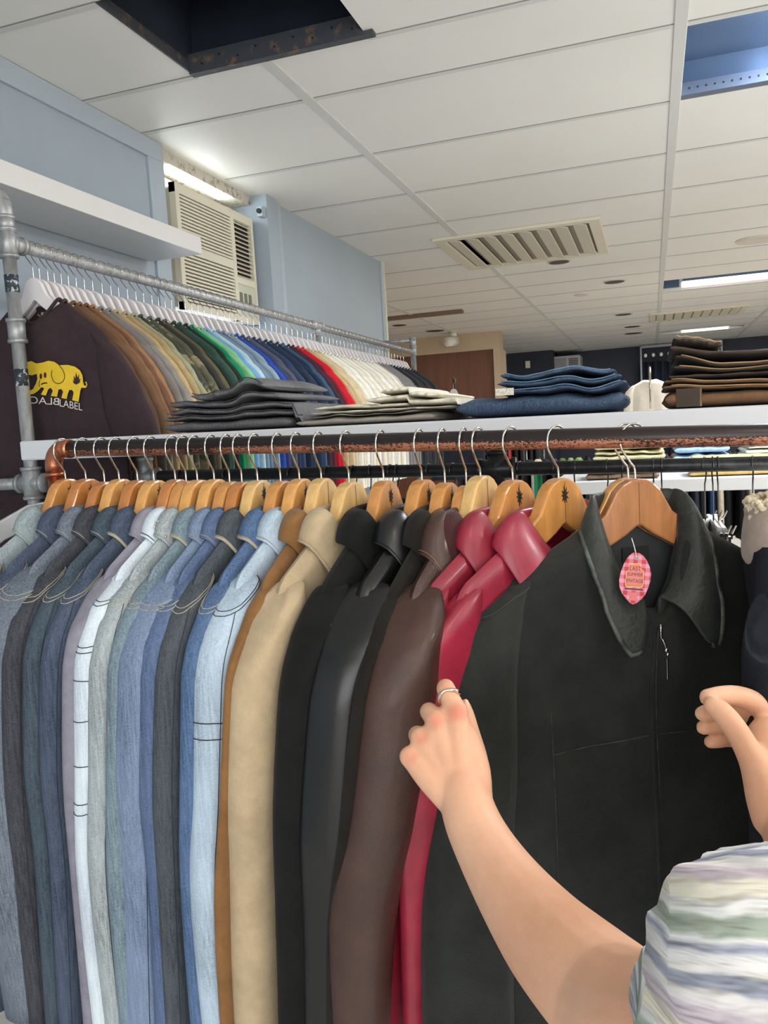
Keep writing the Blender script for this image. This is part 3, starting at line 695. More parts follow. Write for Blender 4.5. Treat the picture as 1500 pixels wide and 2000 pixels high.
    # front placket
    MB().tube([(0.0, T*1.0+.004, top-.075), (0, T*1.05+.006, top-.3), (0.0, T+.006, -.72)], .0035, 6).build('front_placket', mt, root, True)
    if k == 8:
        rnd = random.Random(3); g = MB()
        for _ in range(60):
            i = rnd.randint(14, 34); f_ = rnd.uniform(.1, .9); p = edge[i] + (inner[i]-edge[i])*f_*1.6; g.sphere(p + Vector((.003 if p.x > 0 else -.003, 0, .001)), .0016, 4)
        g.build('studs', CHROME, co, True)
    JOBJ.append(root)

# ------------------------------------------------------------------ the black suede jacket being held
SUED = mat('black_green_suede', (42, 45, 42), 0.85, rgb2=(22, 24, 23), scale=9, detail=8, ramp=(.35, .7), bump=0.4, bscale=420, sheen=0.08, spec=0.3)
SUEDC = mat('rubbed_black_suede', (50, 54, 49), 0.5, rgb2=(24, 26, 25), scale=12, detail=7, ramp=(.35, .7), bump=0.35, bscale=160, sheen=0.1, spec=0.4)
O = railpt(1238); yaw = 62; ya = radians(yaw); nx, ny = -sin(ya), -cos(ya); ang = math.atan2(ny, nx)
wood_hanger(O + Vector((0, 0, .001)), ang, WOODS[4], 'plain brown wooden hanger inside the black suede jacket being held', logo=False)
hj = empty('suede_jacket', O, ang); tag(hj, 'black suede zip jacket facing the viewer, held open at its edge by a hand', 'jacket', 'jackets on the front rail')
top = -.112
b_ = garment_body(W=.225, flare=.03, T=.040, top=top, hem=-.86, folds=.006, seed=4.4, slope=.57, dipf=.135, dipb=.0, neck=.062, nv=60, nu=90)
link('body', b_, hj, SUED)
for sg in (1, -1):
    S0 = top - (.225-.062)*.57
    pts = [(sg*.195, .002, S0+.012), (sg*.232, .004, S0-.035), (sg*.252, .012, S0-.12), (sg*.264, .02, S0-.24), (sg*.278, .025, S0-.40), (sg*.284, .02, S0-.68)]
    rg = sleeve_rings(0, pts, [.045, .058, .062, .064, .066, .066], [.035, .046, .05, .048, .045, .042], seed=3+sg, nu=40, nv=70, wr=.004)
    s_ = link('sleeve', loft('sleeve', rg), hj, SUED)
    ring = [Vector(q) for q in rg[6]]; cen = sum(ring, Vector())/len(ring); MB().tube([cen + (q-cen)*1.005 for q in ring + ring[:1]], .0011, 6).build('armhole_seam', SUEDC, s_, True)
# big pointed collar
def big_collar():
    rows = []; n = 49
    for i in range(n):
        t = -1 + 2*i/(n-1); s = abs(t); sg = math.copysign(1, t)
        ph = t*pi*.96; sa, cb = sin(ph), -cos(ph)
        kk = ss(.45, 1, s)
        a = .060*sa*(1) + sg*.003*kk; b = .036*cb + .004
        c0 = top + .002 - .118*ss(.42, 1, s)
        stt = .036*(1-ss(.5, 1, s)*.75)
        fa, fb, fc = a*(1+.02), b*.95, c0 + stt
        L = .050 + (.030)*ss(.40, .95, s)
        spread = sg*(.030*(1-kk) + (.024 if sg > 0 else .055)*kk)
        ea = fa + spread*(.35 + .65*abs(sa) if kk < .5 else 1); eb = max(fb, -.03) + .012*cb*(1-kk) + .020*kk + .006
        ec_ = fc - L + .016*ss(.9, 1, s)
        w_ = .0022*nz(t*9, 1.3, 0)
        mid = .5
        rows.append([(a*.97, b*.9, c0 - .02), (a*.98, b*.95, c0 + stt*.5), (fa, fb, fc), (fa + (ea-fa)*.3, fb + (eb-fb)*.4 + .012, fc - L*.10), (fa + (ea-fa)*.55, fb + (eb-fb)*.7 + .014 + w_, fc - L*.35),
                     (fa + (ea-fa)*.8, fb + (eb-fb)*.9 + .013 + w_, fc - L*.68), (ea, eb + .012, ec_)])
    return loft('collar', rows, caps=False, closed=False), rows
cme, rows_ = big_collar()
co = link('collar', cme, hj, SUEDC); sf = co.modifiers.new('thick', 'SOLIDIFY'); sf.thickness = .005; sf.offset = 0; sb = co.modifiers.new('sub', 'SUBSURF'); sb.levels = 1; sb.render_levels = 2
MB().tube([Vector(r[-1])*1.0 + (Vector(r[-2])-Vector(r[-1]))*.12 + Vector((0, .002, 0)) for r in rows_], .0035, 8).build('rolled_edge', mat('rubbed_collar_edge', (84, 90, 80), .5, rgb2=(34, 37, 35), scale=40, ramp=(.4, .6), detail=5), co, True)
# lining at the back of the neck
MB().prism([(-.07, -.125), (.07, -.125), (.085, -.26), (.06, -.30), (-.06, -.30), (-.085, -.26)], -.010, -.006, lambda x, y, q: (x, q, y)).build('lining', mat('black_satin_lining', (36, 38, 40), .5), hj)
MB().box(-.02, .02, -.005, -.003, -.175, -.155).build('size_label', mat('black_woven_label', (24, 24, 26), .8), hj)
# zip, placket, yoke seams following the front
def front_pt(a, c, off=.001):
    best = None
    for v in b_.vertices:
        if v.co.y > 0:
            d = (v.co.x-a)**2 + (v.co.z-c)**2
            if best is None or d < best[0]: best = (d, v.co.y)
    return (a, best[1] + off, c)
def seam(pts, r, name, mt): return MB().tube(spline([front_pt(a, c) for a, c in pts], 4), r, 6).build(name, mt, hj, True)
SEAMM = mat('rubbed_seam_edge', (62, 66, 62), .7, rgb2=(36, 38, 37), scale=60, ramp=(.4, .6))
seam([(.004, -.262), (.004, -.34), (.005, -.42), (.006, -.5), (.006, -.6), (.006, -.7), (.006, -.84)], .0022, 'front_placket', SUED)
seam([(-.002, -.262), (-.002, -.36), (-.002, -.5), (-.002, -.65), (-.002, -.84)], .0009, 'placket_seam', SEAMM)
seam([(.148, -.425), (.12, -.425), (.09, -.423), (.06, -.420), (.03, -.416), (.006, -.413)], .0011, 'yoke_seam', SEAMM)
seam([(-.006, -.413), (-.05, -.416), (-.10, -.42), (-.15, -.425)], .0009, 'yoke_seam', SEAMM)
seam([(.150, -.36), (.150, -.43), (.150, -.55), (.150, -.7), (.150, -.84)], .0007, 'panel_seam', SEAMM)
z0 = front_pt(.002, -.262)[1]
zp = MB().tube([(-.001, z0+.008, -.252), (-.001, z0+.010, -.272)], .0016, 8); zp.tube([(-.001, z0+.010, -.270), (-.005, z0+.012, -.280), (-.007, z0+.013, -.290)], .0009, 6); zp.sphere((-.006, z0+.013, -.287), .0030, 6); zp.sphere((-.008, z0+.013, -.293), .0026, 6)
zo = zp.build('zip_slider', CHROME, hj, True)
MB().box(-.0085, -.0060, z0+.012, z0+.014, -.328, -.298).build('zip_pull', CHROME, zo, bevel=.0005)

# swing tag
PINKT = mat('red_gingham_card', (206, 74, 82), .45)
nt = PINKT.node_tree; N = nt.nodes; L = nt.links
tc = N.new('ShaderNodeTexCoord'); sp = N.new('ShaderNodeSeparateXYZ'); L.new(tc.outputs['Object'], sp.inputs[0])
def stripes(sock, ph):
    a = N.new('ShaderNodeMath'); a.operation = 'MULTIPLY_ADD'; a.inputs[1].default_value = 95; a.inputs[2].default_value = ph; L.new(sock, a.inputs[0])
    f = N.new('ShaderNodeMath'); f.operation = 'FRACT'; L.new(a.outputs[0], f.inputs[0]); g = N.new('ShaderNodeMath'); g.operation = 'GREATER_THAN'; g.inputs[1].default_value = .5; L.new(f.outputs[0], g.inputs[0]); return g.outputs[0]
ad = N.new('ShaderNodeMath'); ad.operation = 'ADD'; L.new(stripes(sp.outputs[0], .25), ad.inputs[0]); L.new(stripes(sp.outputs[2], .1), ad.inputs[1])
dv = N.new('ShaderNodeMath'); dv.operation = 'DIVIDE'; dv.inputs[1].default_value = 2; L.new(ad.outputs[0], dv.inputs[0])
rp = N.new('ShaderNodeValToRGB'); rp.color_ramp.elements[0].color = s2l((196, 40, 46)) + (1,); rp.color_ramp.elements[1].color = s2l((232, 150, 176)) + (1,); L.new(dv.outputs[0], rp.inputs[0]); L.new(rp.outputs[0], N['Principled BSDF'].inputs['Base Color'])
tagroot = empty('swing_tag', at(1239, 1130, 1.045)); tagroot.rotation_euler = (radians(-4), radians(5), radians(4))
tag(tagroot, 'oval red gingham paper swing tag hanging in the neck of the black suede jacket', 'tag')
TS = 1.045/F
outline = [((x-1239)*TS, -(y-1130)*TS) for x, y in [(1240, 1079), (1246, 1080), (1253, 1084), (1260, 1093), (1266, 1105), (1269.5, 1118), (1269, 1132), (1266, 1145), (1261, 1160), (1254, 1170), (1247, 1177), (1239, 1181), (1233, 1178), (1226, 1171), (1217, 1160), (1212, 1148), (1210.5, 1135), (1213, 1118), (1218, 1102), (1225, 1088), (1233, 1080)]]
MB().prism(outline, -.0004, .0004, lambda x, y, q: (x, q, y)).build('card', PINKT, tagroot)
ORG = mat('orange_print', (226, 128, 60), .5); CRM = mat('cream_print', (240, 214, 170), .5); PNK = mat('pink_print', (226, 130, 120), .5); MAR = mat('dark_red_print', (120, 40, 60), .5)
badge = [(1229, 1103), (1248, 1101), (1249, 1110), (1255, 1115), (1255.5, 1142), (1253, 1145), (1226, 1146), (1223.5, 1142), (1224, 1119), (1229, 1113)]
def bpoly(k): 
    cx_, cy_ = 1239.5, 1124
    return [((cx_ + (x-cx_)*k - 1239)*TS, -(cy_ + (y-cy_)*k - 1130)*TS) for x, y in badge]
for k, mt_, y_, nm in ((1.06, CRM, -.0007, 'badge_border'), (1.0, ORG, -.0010, 'badge'), (.86, PNK, -.0013, 'badge_field')):
    MB().prism(bpoly(k), y_, y_+.0003, lambda x, y, q: (x, q, y)).build(nm, mt_, tagroot)
def text_mesh(s, size, name='text'):
    cu = bpy.data.curves.new(name, 'FONT'); cu.body = s; cu.size = size; cu.align_x = 'CENTER'; cu.align_y = 'CENTER'; cu.extrude = 0
    o = bpy.data.objects.new(name, cu); COL.objects.link(o); dg = bpy.context.evaluated_depsgraph_get(); dg.update()
    me = bpy.data.meshes.new_from_object(o.evaluated_get(dg)); bpy.data.objects.remove(o); return me
def text_obj(s, size, fn, mt, parent, name):
    me = text_mesh(s, size, name)
    for v in me.vertices: v.co = Vector(fn(v.co.x, v.co.y))
    me.materials.clear(); return link(name, me, parent, mt)
for s, yy_, sz in (('LAST', 1110.5, .0072), ('SUMMER', 1122, .0056), ('VINTAGE', 1134.5, .0058)):
    zc = -(yy_-1130)*TS; text_obj(s, sz, lambda x, y: (x*.92 + .0003, -.0016, zc + y*1.15), MAR, tagroot, 'lettering')
MB().box(-.0115, .0115, -.0008, -.0005, -.0150, -.0128).build('small_print_line', MAR, tagroot)
MB().box(-.005, .005, -.0008, -.0005, -.029, -.018).build('faint_print_panel', mat('faint_pink_print', (226, 120, 120), .5), tagroot)
MB().tube([(.001, -.001, .027), (.001, .001, .027)], .0028, 14).build('eyelet', mat('grey_eyelet', (150, 140, 140), .4), tagroot)
MB().tube(spline([(.001, -.001, .028), (-.002, .002, .040), (-.006, .01, .052)], 5), .0006, 6).build('tag_string', mat('white_plastic', (225, 225, 225), .4), tagroot, True)

# other garments on the front rail, right of the suede jacket
O2 = railpt(1224); a2 = math.atan2(-cos(radians(62)), -sin(radians(62)))
wood_hanger(O2 + Vector((0, 0, .001)) + Vector((0, .012, 0)), a2, WOODS[1], 'wooden hanger hidden behind the black suede jacket, only its hook clear', logo=False)
nj = empty('jacket', O2 + Vector((0, .03, -.075)), a2); tag(nj, 'plain black jacket hanging directly behind the black suede one', 'jacket', 'jackets on the front rail')
BLKC = cloth('black_wool', (26, 28, 33))
link('body', garment_body(W=.20, T=.012, tmin=.01, top=-.118, hem=-.8, folds=.003, seed=9, slope=.62), nj, BLKC)
for sg in (1, -1): link('sleeve', loft('sleeve', sleeve_rings(0, [(sg*.17, 0, -.19), (sg*.195, 0, -.23), (sg*.205, 0, -.4), (sg*.20, 0, -.8)], [.04, .05, .05, .045], [.012, .016, .016, .015], seed=sg)), nj, BLKC)
O3 = railpt(1524); a3 = math.atan2(-cos(radians(10)), -sin(radians(10)))
wood_hanger(O3 + Vector((0, 0, .001)), a3, WOODS[0], 'wooden hanger at the right edge holding the coat with the fleece collar', logo=False)
sj = empty('coat', O3, a3); tag(sj, 'black coat with a cream fleece and taupe suede collar at the right edge', 'coat', 'jackets on the front rail')
BLK2 = cloth('blue_black_wool', (30, 33, 41), .1)
link('body', garment_body(W=.225, T=.03, top=-.118, hem=-.95, folds=.005, seed=12, slope=.5), sj, BLK2)
for sg in (1, -1): link('sleeve', loft('sleeve', sleeve_rings(0, [(sg*.2, 0, -.185), (sg*.238, 0, -.23), (sg*.255, .005, -.4), (sg*.26, 0, -.84)], [.040, .050, .052, .05], [.024, .030, .030, .03], seed=sg+5)), sj, BLK2)
TAUPE = suede('taupe_suede', (168, 152, 140)); FLEECE = mat('cream_fleece', (222, 208, 178), .95, var=.12, scale=90, bump=1.0, bscale=160, sheen=.3)
cme, edge, inner = collar(A=.075, B=.035, base=-.10, dip=.07, stand=.02, back=.085, front=.125, out=.034, spread=0, tipb=.02, seed=2)
co = link('collar', cme, sj, TAUPE); sf = co.modifiers.new('thick', 'SOLIDIFY'); sf.thickness = .012; sb = co.modifiers.new('sub', 'SUBSURF'); sb.levels = 1; sb.render_levels = 2
g = MB(); rnd = random.Random(5)
for i in range(900):
    t = rnd.uniform(-1, 1); ph = t*pi*.94; k = rnd.uniform(.86, 1.06)
    g.sphere((.078*sin(ph)*k + rnd.uniform(-.006, .006), -.036*cos(ph)*k + rnd.uniform(-.006, .006), -.088 - .045*ss(.55, 1, abs(t)) + rnd.uniform(-.018, .006)), rnd.uniform(.0022, .0046), 4)
g.build('fleece_lining', FLEECE, sj, True)

# ------------------------------------------------------------------ T-shirts on the wall rack
tee_me = [garment_body(W=.235, flare=.01, T=.014, tmin=.010, top=-.138, slope=.76, hem=-.80, neck=.078, dipf=.06, dipb=.012, folds=(.001 if sd == 1.1 else .004), seed=sd, nv=22, nu=44, ends=.03) for sd in (1.1, 5.3, 8.8)]
def tee_sleeve(sg, sd):
    return loft('sleeve', sleeve_rings(0, [(sg*.190, 0, -.238), (sg*.214, .0, -.275), (sg*.242, .0, -.35), (sg*.262, .002, -.44), (sg*.274, 0, -.52)], [.032, .047, .060, .068, .074], [.011, .016, .018, .020, .022], seed=sd, nu=22, nv=20, wr=.004, sk=.75), caps=False)
tslv = [(tee_sleeve(1, sd), tee_sleeve(-1, sd+.5)) for sd in (.3, 2.2, 7.1)]
def neckband(front=-.06):
    pts = []
    for i in range(33):
        th = 2*pi*i/32; a = .078*cos(th); b = .024*sin(th); z = -.137 - (.06 if b > 0 else .012)*(1-(a/.078)**2); pts.append((a, b + (.001 if b > 0 else -.001), z))
    return MB().tube(pts, .0045, 6).mesh('neckband', True)
nb_me = neckband()
TC = []      # (px at the sleeve row, colour, name)
raw = [(0, (58, 46, 50), 'dark plum'), (262, (84, 64, 56), 'dark brown'), (276, (110, 82, 62), 'brown'), (287, (122, 92, 66), 'light brown'), (299, (108, 76, 60), 'rust brown'), (311, (150, 112, 78), 'toffee'), (324, (122, 116, 112), 'warm grey'), (338, (132, 128, 126), 'mid grey'),
       (352, (178, 156, 116), 'sand'), (368, (166, 146, 108), 'khaki'), (383, (150, 152, 122), 'sage'), (396, (64, 66, 56), 'dark camouflage'), (411, (84, 84, 66), 'olive camouflage'), (425, (52, 54, 50), 'near black olive'), (438, (96, 88, 66), 'olive'), (452, (44, 66, 58), 'bottle green'),
       (463, (56, 84, 72), 'forest green'), (474, (40, 46, 46), 'charcoal green'), (485, (16, 132, 88), 'emerald green'), (497, (130, 186, 140), 'mint green'), (508, (110, 156, 200), 'sky blue'), (519, (170, 198, 212), 'ice blue'), (529, (116, 134, 148), 'steel blue'), (539, (98, 124, 146), 'dusty blue'),
       (551, (140, 158, 170), 'pale grey-blue'), (562, (46, 76, 164), 'royal blue'), (573, (56, 66, 110), 'indigo'), (582, (84, 88, 100), 'slate'), (592, (44, 54, 82), 'navy'), (602, (56, 70, 98), 'washed navy'), (612, (36, 46, 68), 'navy'), (622, (46, 56, 78), 'navy'), (632, (34, 50, 74), 'navy'), (642, (60, 84, 112), 'petrol blue'),
       (652, (62, 44, 56), 'maroon'), (660, (84, 36, 48), 'wine'), (668, (184, 28, 44), 'red'), (677, (200, 34, 48), 'bright red'), (686, (186, 164, 124), 'beige'), (695, (206, 186, 148), 'beige'), (703, (196, 180, 148), 'beige')]
for px, c, n_ in raw: TC.append((px, c, n_))
for i in range(16): TC.append((712 + i*6.0, [(226, 222, 208), (214, 206, 186), (232, 230, 222), (200, 198, 190)][i % 4], 'cream white'))
for i in range(4): TC.append((808 + i*6, (128, 126, 126), 'ash grey'))
for i in range(9): TC.append((830 + i*5, [(50, 52, 56), (36, 38, 42), (60, 62, 66)][i % 3], 'black'))
counts = {}; tot = {}
for _, _, n_ in TC: tot[n_] = tot.get(n_, 0) + 1
ordw = ['first', 'second', 'third', 'fourth', 'fifth', 'sixth', 'seventh', 'eighth', 'ninth', 'tenth', 'eleventh', 'twelfth', 'thirteenth', 'fourteenth', 'fifteenth', 'sixteenth']
numw = {2: 'two', 3: 'three', 4: 'four', 9: 'nine', 16: 'sixteen'}
proto_t = None; proto_h = None
Y_first = 1.865
# map the pixel of a sleeve seen at X=-1.27, Z=1.75 to the depth of its shirt
ylist = []
for i, (px, c, n_) in enumerate(TC):
    if i == 0: Y = Y_first
    else:
        # intersect vertical image column with line X=-1.27,Z=1.78
        lo, hi = 1.5, 7.0
        for _ in range(40):
            md = (lo+hi)/2; v = Vector((-1.285, md, 1.76)) - CAMLOC; ppx = 750 + F*v.dot(CX)/v.dot(CFW)
            if ppx < px: lo = md
            else: hi = md
        Y = lo
    ylist.append(Y)
for i in range(len(ylist)): ylist[i] = min(ylist[i], 5.36)
for i in range(len(TC)-1, 0, -1):
    if ylist[i] - ylist[i-1] < .018: ylist[i-1] = ylist[i] - .024
hp = empty('shirt_hanger', (0, 0, 0)); o = link('hanger_body', white_me, hp); bev(o, .0015, 1); link('hook', hk2, hp)
sp_ = {}
for q in range(3):
    r0 = empty('t_shirt', (0, 0, 0)); mt = cloth('tee_base', (90, 90, 90))
    if not tee_me[q].materials: tee_me[q].materials.append(mt); tslv[q][0].materials.append(mt); tslv[q][1].materials.append(mt)
    if q == 0: nb_me.materials.append(mt)
    link('body', tee_me[q], r0); link('sleeve', tslv[q][0], r0); link('sleeve', tslv[q][1], r0); link('neckband', nb_me, r0)
    sp_[q] = r0
used = set()
rnd = random.Random(21)
for i, (px, c, n_) in enumerate(TC):
    counts[n_] = counts.get(n_, 0) + 1
    q = i % 3
    r0 = sp_[q] if q not in used else copy_tree(sp_[q])
    used.add(q)
    rz = RZ - .0035*(ylist[i]-1.7) + .002
    ang = pi + radians(rnd.uniform(-3, 3) if i else 0)
    r0.location = (RX, ylist[i], rz - .003); r0.rotation_euler = (0, 0, ang)
    mt = cloth('cotton_' + n_.replace(' ', '_') + '_%d%d%d' % c, c, .1) if 'camou' not in n_ else mat('cotton_' + n_.replace(' ', '_'), c, .9, rgb2=(134, 124, 96), scale=14, ramp=(.52, .56))
    for ch in r0.children: setmat(ch, mt)
    pos = '' if tot[n_] == 1 else ', %s of %s from the post' % (ordw[counts[n_]-1], numw[tot[n_]])
    tag(r0, ('dark plum T-shirt facing the viewer with a yellow elephant print' if i == 0 else n_ + ' T-shirt on the wall rack' + pos), 'T-shirt', 'T-shirts on the wall rack')
    h_ = hp if i == 0 else copy_tree(hp)
    h_.location = (RX, ylist[i], rz - .001); h_.rotation_euler = (0, 0, ang)
    tag(h_, 'white hanger holding the ' + n_ + ' T-shirt' + (' with the elephant print' if i == 0 else pos), 'hanger', 'white hangers on the wall rack')
    if i == 0: first = r0
# extra closely packed white hangers show between shirts near the post
ex = 0
for i in range(1, 22):
    if ylist[i+1] - ylist[i] > .042 or i < 2:
        pass
# print on the first shirt
PY = first.location.y - .0222
YEL = mat('yellow_screen_print', (226, 190, 44), .7, var=.08, scale=30); WHP = mat('white_screen_print', (214, 210, 200), .8); PLUM = MATS['cotton_dark_plum_584650'] if 'cotton_dark_plum_584650' in MATS else cloth('dark_plum_print', (50, 40, 44))
def c1(x, y): return (x/3, 380 + y/3)
def on_shirt(x, y, off=0):
    p = ony(*c1(x, y), PY); return Vector((p.x - RX, p.y - first.location.y - off, p.z - first.location.z))
def shp(poly, name, mt, off, par):
    pts = [on_shirt(x, y, off) for x, y in poly]
    n = len(pts); vs = pts + [p - Vector((0, .0006, 0)) for p in pts]
    R = Matrix.Rotation(-pi, 4, 'Z'); vs = [R @ v for v in vs]
    me = mesh(name, vs, [tuple(range(n)), tuple(range(n, 2*n))] + [(i, (i+1) % n, n+(i+1) % n, n+i) for i in range(n)], False)
    bm = bmesh.new(); bm.from_mesh(me); bmesh.ops.triangulate(bm, faces=[f for f in bm.faces if len(f.verts) > 4]); bm.to_mesh(me); bm.free()
    return link(name, me, par, mt)
eleph = [(118, 1010), (150, 985), (185, 976), (215, 990), (250, 985), (285, 974), (320, 980), (348, 1000), (400, 998), (440, 1008), (470, 1030), (485, 1060), (488, 1095), (494, 1118), (505, 1122), (508, 1110), (500, 1100), (508, 1096), (513, 1112), (508, 1130), (494, 1134), (480, 1130),
         (472, 1150), (462, 1215), (425, 1205), (434, 1160), (425, 1145), (408, 1145), (400, 1165), (392, 1198), (362, 1192), (372, 1155), (362, 1140), (345, 1142), (336, 1185), (300, 1180), (312, 1150), (300, 1132), (285, 1140), (270, 1178), (242, 1172), (262, 1135), (245, 1128), (225, 1150), (200, 1168), (165, 1175), (130, 1168), (130, 1150), (165, 1156), (195, 1140), (212, 1110), (222, 1080), (218, 1050), (190, 1060), (155, 1052), (125, 1035)]
pe = shp(eleph, 'elephant_print', YEL, .001, first)
def ln(pts, w_, name):
    P_ = [on_shirt(x, y, .0022) for x, y in pts]; R = Matrix.Rotation(-pi, 4, 'Z'); MB().tube([R @ p for p in spline(P_, 4)], w_, 5).build(name, PLUM, pe, True)
ln([(350, 1000), (372, 1030), (382, 1065), (372, 1095), (345, 1108), (318, 1095), (305, 1060), (308, 1030)], .0010, 'ear_outline')
for ex_, ey_ in ((243, 1065), (268, 1058)): shp([(ex_+8*cos(a)*.9, ey_+17*sin(a)) for a in [i*pi/5 for i in range(10)]], 'eye', PLUM, .0022, pe)
ln([(238, 1085), (232, 1110), (236, 1128)], .0009, 'face_line'); ln([(245, 1112), (262, 1105), (280, 1104)], .0018, 'mouth')
shp([(430, 1085), (437, 1098), (436, 1062), (446, 1080), (448, 1042), (458, 1075), (466, 1052), (466, 1085), (475, 1078), (470, 1102), (450, 1114), (434, 1104)], 'flame_mark', PLUM, .0022, pe)
# lettering below: the first word mirrored, the second one plain, following the slanted base line
def letter_map(x0, x1, ya, yb, wd, mirror):
    def fn(u, v):
        t = u/wd + .5; t = 1-t if mirror else t
        x = x0 + (x1-x0)*t; y = ya + (yb-ya)*t - v/ .01 * 26
        p = on_shirt(x, y, .0014); return Matrix.Rotation(-pi, 4, 'Z') @ p
    return fn
def word(s, x0, x1, ya, yb, mirror, kx, name):
    me = text_mesh(s, .02); xs_ = [v.co.x for v in me.vertices]; wd = max(xs_)-min(xs_); fn = letter_map(x0, x1, ya, yb, wd, mirror)
    mid_ = (max(xs_)+min(xs_))/2
    for v in me.vertices: v.co = fn(v.co.x - mid_, v.co.y*kx)
    me.materials.clear(); link(name, me, first, WHP)
word('BLACK', 128, 348, 1202, 1216, True, 1.15, 'mirrored_lettering')
word('LABEL', 352, 484, 1222, 1248, False, 1.15, 'lettering')
MB().box(-.012, .012, -.016, -.0145, -.185, -.163).build('neck_label', mat('dark_woven_label', (34, 32, 30), .8, rgb2=(196, 184, 140), scale=120, ramp=(.5, .55)), first)

# ------------------------------------------------------------------ shelf board over the black pipe rail
bd = MB().box(-1.395, 1.3, 1.50, 2.02, 1.527, 1.572)
bo = tag(bd.build('shelf_board', GREYB, bevel=.004), 'long white painted shelf board with folded trousers lying on it', 'shelf')
bo.rotation_euler = (0, 0, 0)
# tilt very slightly down to the right as in the photograph
piv = Vector((-1.395, 1.5, 1.55)); Mt = Matrix.Translation(piv) @ Matrix.Rotation(radians(.62), 4, 'Y') @ Matrix.Translation(-piv)
bo.matrix_world = Mt
BTOP = lambda x: 1.572 - (x + 1.395)*math.tan(radians(.62))
PY2 = 1.85
br = empty('garment_rack', (-.34, PY2, 0)); tag(br, 'black steel pipe rack under the white shelf board holding clip hangers', 'clothes rack')
def bk(mb, name, mt=BLKPIPE):
    o = mb.build(name, mt, sm=True); o.parent = br; o.matrix_parent_inverse = Matrix.Translation(-br.location); return o
pz = lambda x: 1.462 - .018*(x+1.37)
bk(MB().tube([(-1.50, 1.80, 1.463), (-1.28, PY2, pz(-1.28))], .0155, 16), 'end_pipe', GALV)
bk(MB().tube([(-1.28, PY2, pz(-1.28)), (1.25, PY2, pz(1.25))], .0155, 20), 'hanging_rail')
e = MB(); fitting(e, (-.345, PY2, pz(-.345)), (1, 0, 0), .0235, .042); fitting(e, (-.345, PY2, pz(-.345)), (0, 0, 1), .0225, .04); bk(e, 'cross_fitting')
e = MB(); fitting(e, (-1.30, PY2-.005, pz(-1.30)), (1, 0, 0), .022, .035); fitting(e, (-1.30, PY2-.005, pz(-1.3)+.02), (0, 0, 1), .02, .03); bk(e, 'tee_fitting', GALV)
for x in (-1.30, -.345, 1.2): bk(MB().tube([(x, PY2, 1.53), (x, PY2, 0)], .0155, 16), 'post', BLKPIPE if x > -1 else GALV)
# clip hangers with trousers
def clip_hanger_proto():
    t = empty('clip_hanger', (0, 0, 0)); P = mat('clear_grey_plastic', (176, 176, 178), .3)
    MB().tube(hook_path(.0175, stem=-.125), .0017, 6).build('hook', mat('dull_steel_wire', (110, 108, 106), .3, metal=.9), t, True)
    MB().box(-.12, .12, -.006, .006, -.155, -.120).build('bar', P, t, bevel=.003)
    for sx in (-.135, .135):
        g = MB(); g.tube([(sx*.9, 0, -.13), (sx*1.15, 0, -.13)], .004, 6); g.box(sx-.009, sx+.009, -.010, -.006, -.185, -.135); g.box(sx-.009, sx+.009, .006, .010, -.185, -.135)
        g.tube([(sx, -.010, -.150), (sx, .010, -.150)], .006, 8); g.tube([(sx-.008, -.012, -.13), (sx, -.02, -.115), (sx+.008, -.012, -.13)], .0018, 5)
        g.build('clip', CHROME, t)
    return t
def trouser_me(sd):
    rings = []
    for j in range(20):
        v = j/19; z = -.172 - .95*v; Wd = .16 + .03*ss(0, .3, v) - .02*v
        rings.append([(math.copysign(abs(cos(th))**.6, cos(th))*Wd, math.copysign(abs(sin(th))**.7, sin(th))*(.010 + .012*ss(0, .2, v)) + .005*sin(cos(th)*9+sd)*ss(.02, .3, v), z) for th in [2*pi*i/36 for i in range(36)]])
    return loft('trousers', rings)
ch0 = clip_hanger_proto(); trm = [trouser_me(s) for s in (0, 2, 5)]
for t_ in trm: t_.materials.append(cloth('trouser_base', (30, 34, 42)))
clips = [(352, (40, 40, 44)), (440, (30, 34, 44)), (505, (46, 48, 52)), (568, (36, 40, 52)), (640, (52, 54, 60)), (690, (28, 28, 32)), (722, (44, 44, 48)), (762, (110, 110, 114)), (775, (30, 34, 44)), (837, (36, 36, 40)), (884, (120, 122, 126)), (1015, (34, 34, 36)), (1080, (28, 32, 44)), (1122, (34, 40, 56)),
         (1186, (30, 34, 46)), (1215, (24, 28, 38)), (1228, (36, 42, 58)), (1276, (28, 34, 48)), (1292, (24, 28, 40)), (1376, (30, 36, 52)), (1392, (26, 30, 44)), (1402, (32, 36, 50)), (1470, (24, 26, 34))]
CN = []
for i, (px, c) in enumerate(clips):
    p = ony(px, 920, PY2); p.z = pz(p.x) - .001
    t = ch0 if i == 0 else copy_tree(ch0); yw = radians(90 + rnd.uniform(-14, 14) - (12 if px > 1250 else 0)); t.location = p; t.rotation_euler = (0, 0, yw)
    near = 'between the copper rail hangers' if px < 1000 else 'behind the black suede jacket'
    tag(t, 'clip hanger on the black pipe ' + ('to the left of the cross fitting' if px < 960 else ('just right of the cross fitting' if px < 1300 else 'near the right edge')), 'hanger', 'clip hangers left of the pipe fitting' if px < 960 else ('clip hangers right of the pipe fitting' if px < 1300 else 'clip hangers near the right edge'))
    q = link('trousers', trm[i % 3]); q.location = p; q.rotation_euler = (0, 0, yw); setmat(q, cloth('trouser_%d_%d_%d' % c, c))
    tag(q, 'dark trousers clipped to a hanger on the black pipe ' + ('left of the cross fitting' if px < 960 else ('right of the cross fitting' if px < 1300 else 'near the right edge')), 'trousers', 'dark trousers left of the pipe fitting' if px < 960 else ('dark trousers right of the pipe fitting' if px < 1300 else 'dark trousers near the right edge'))
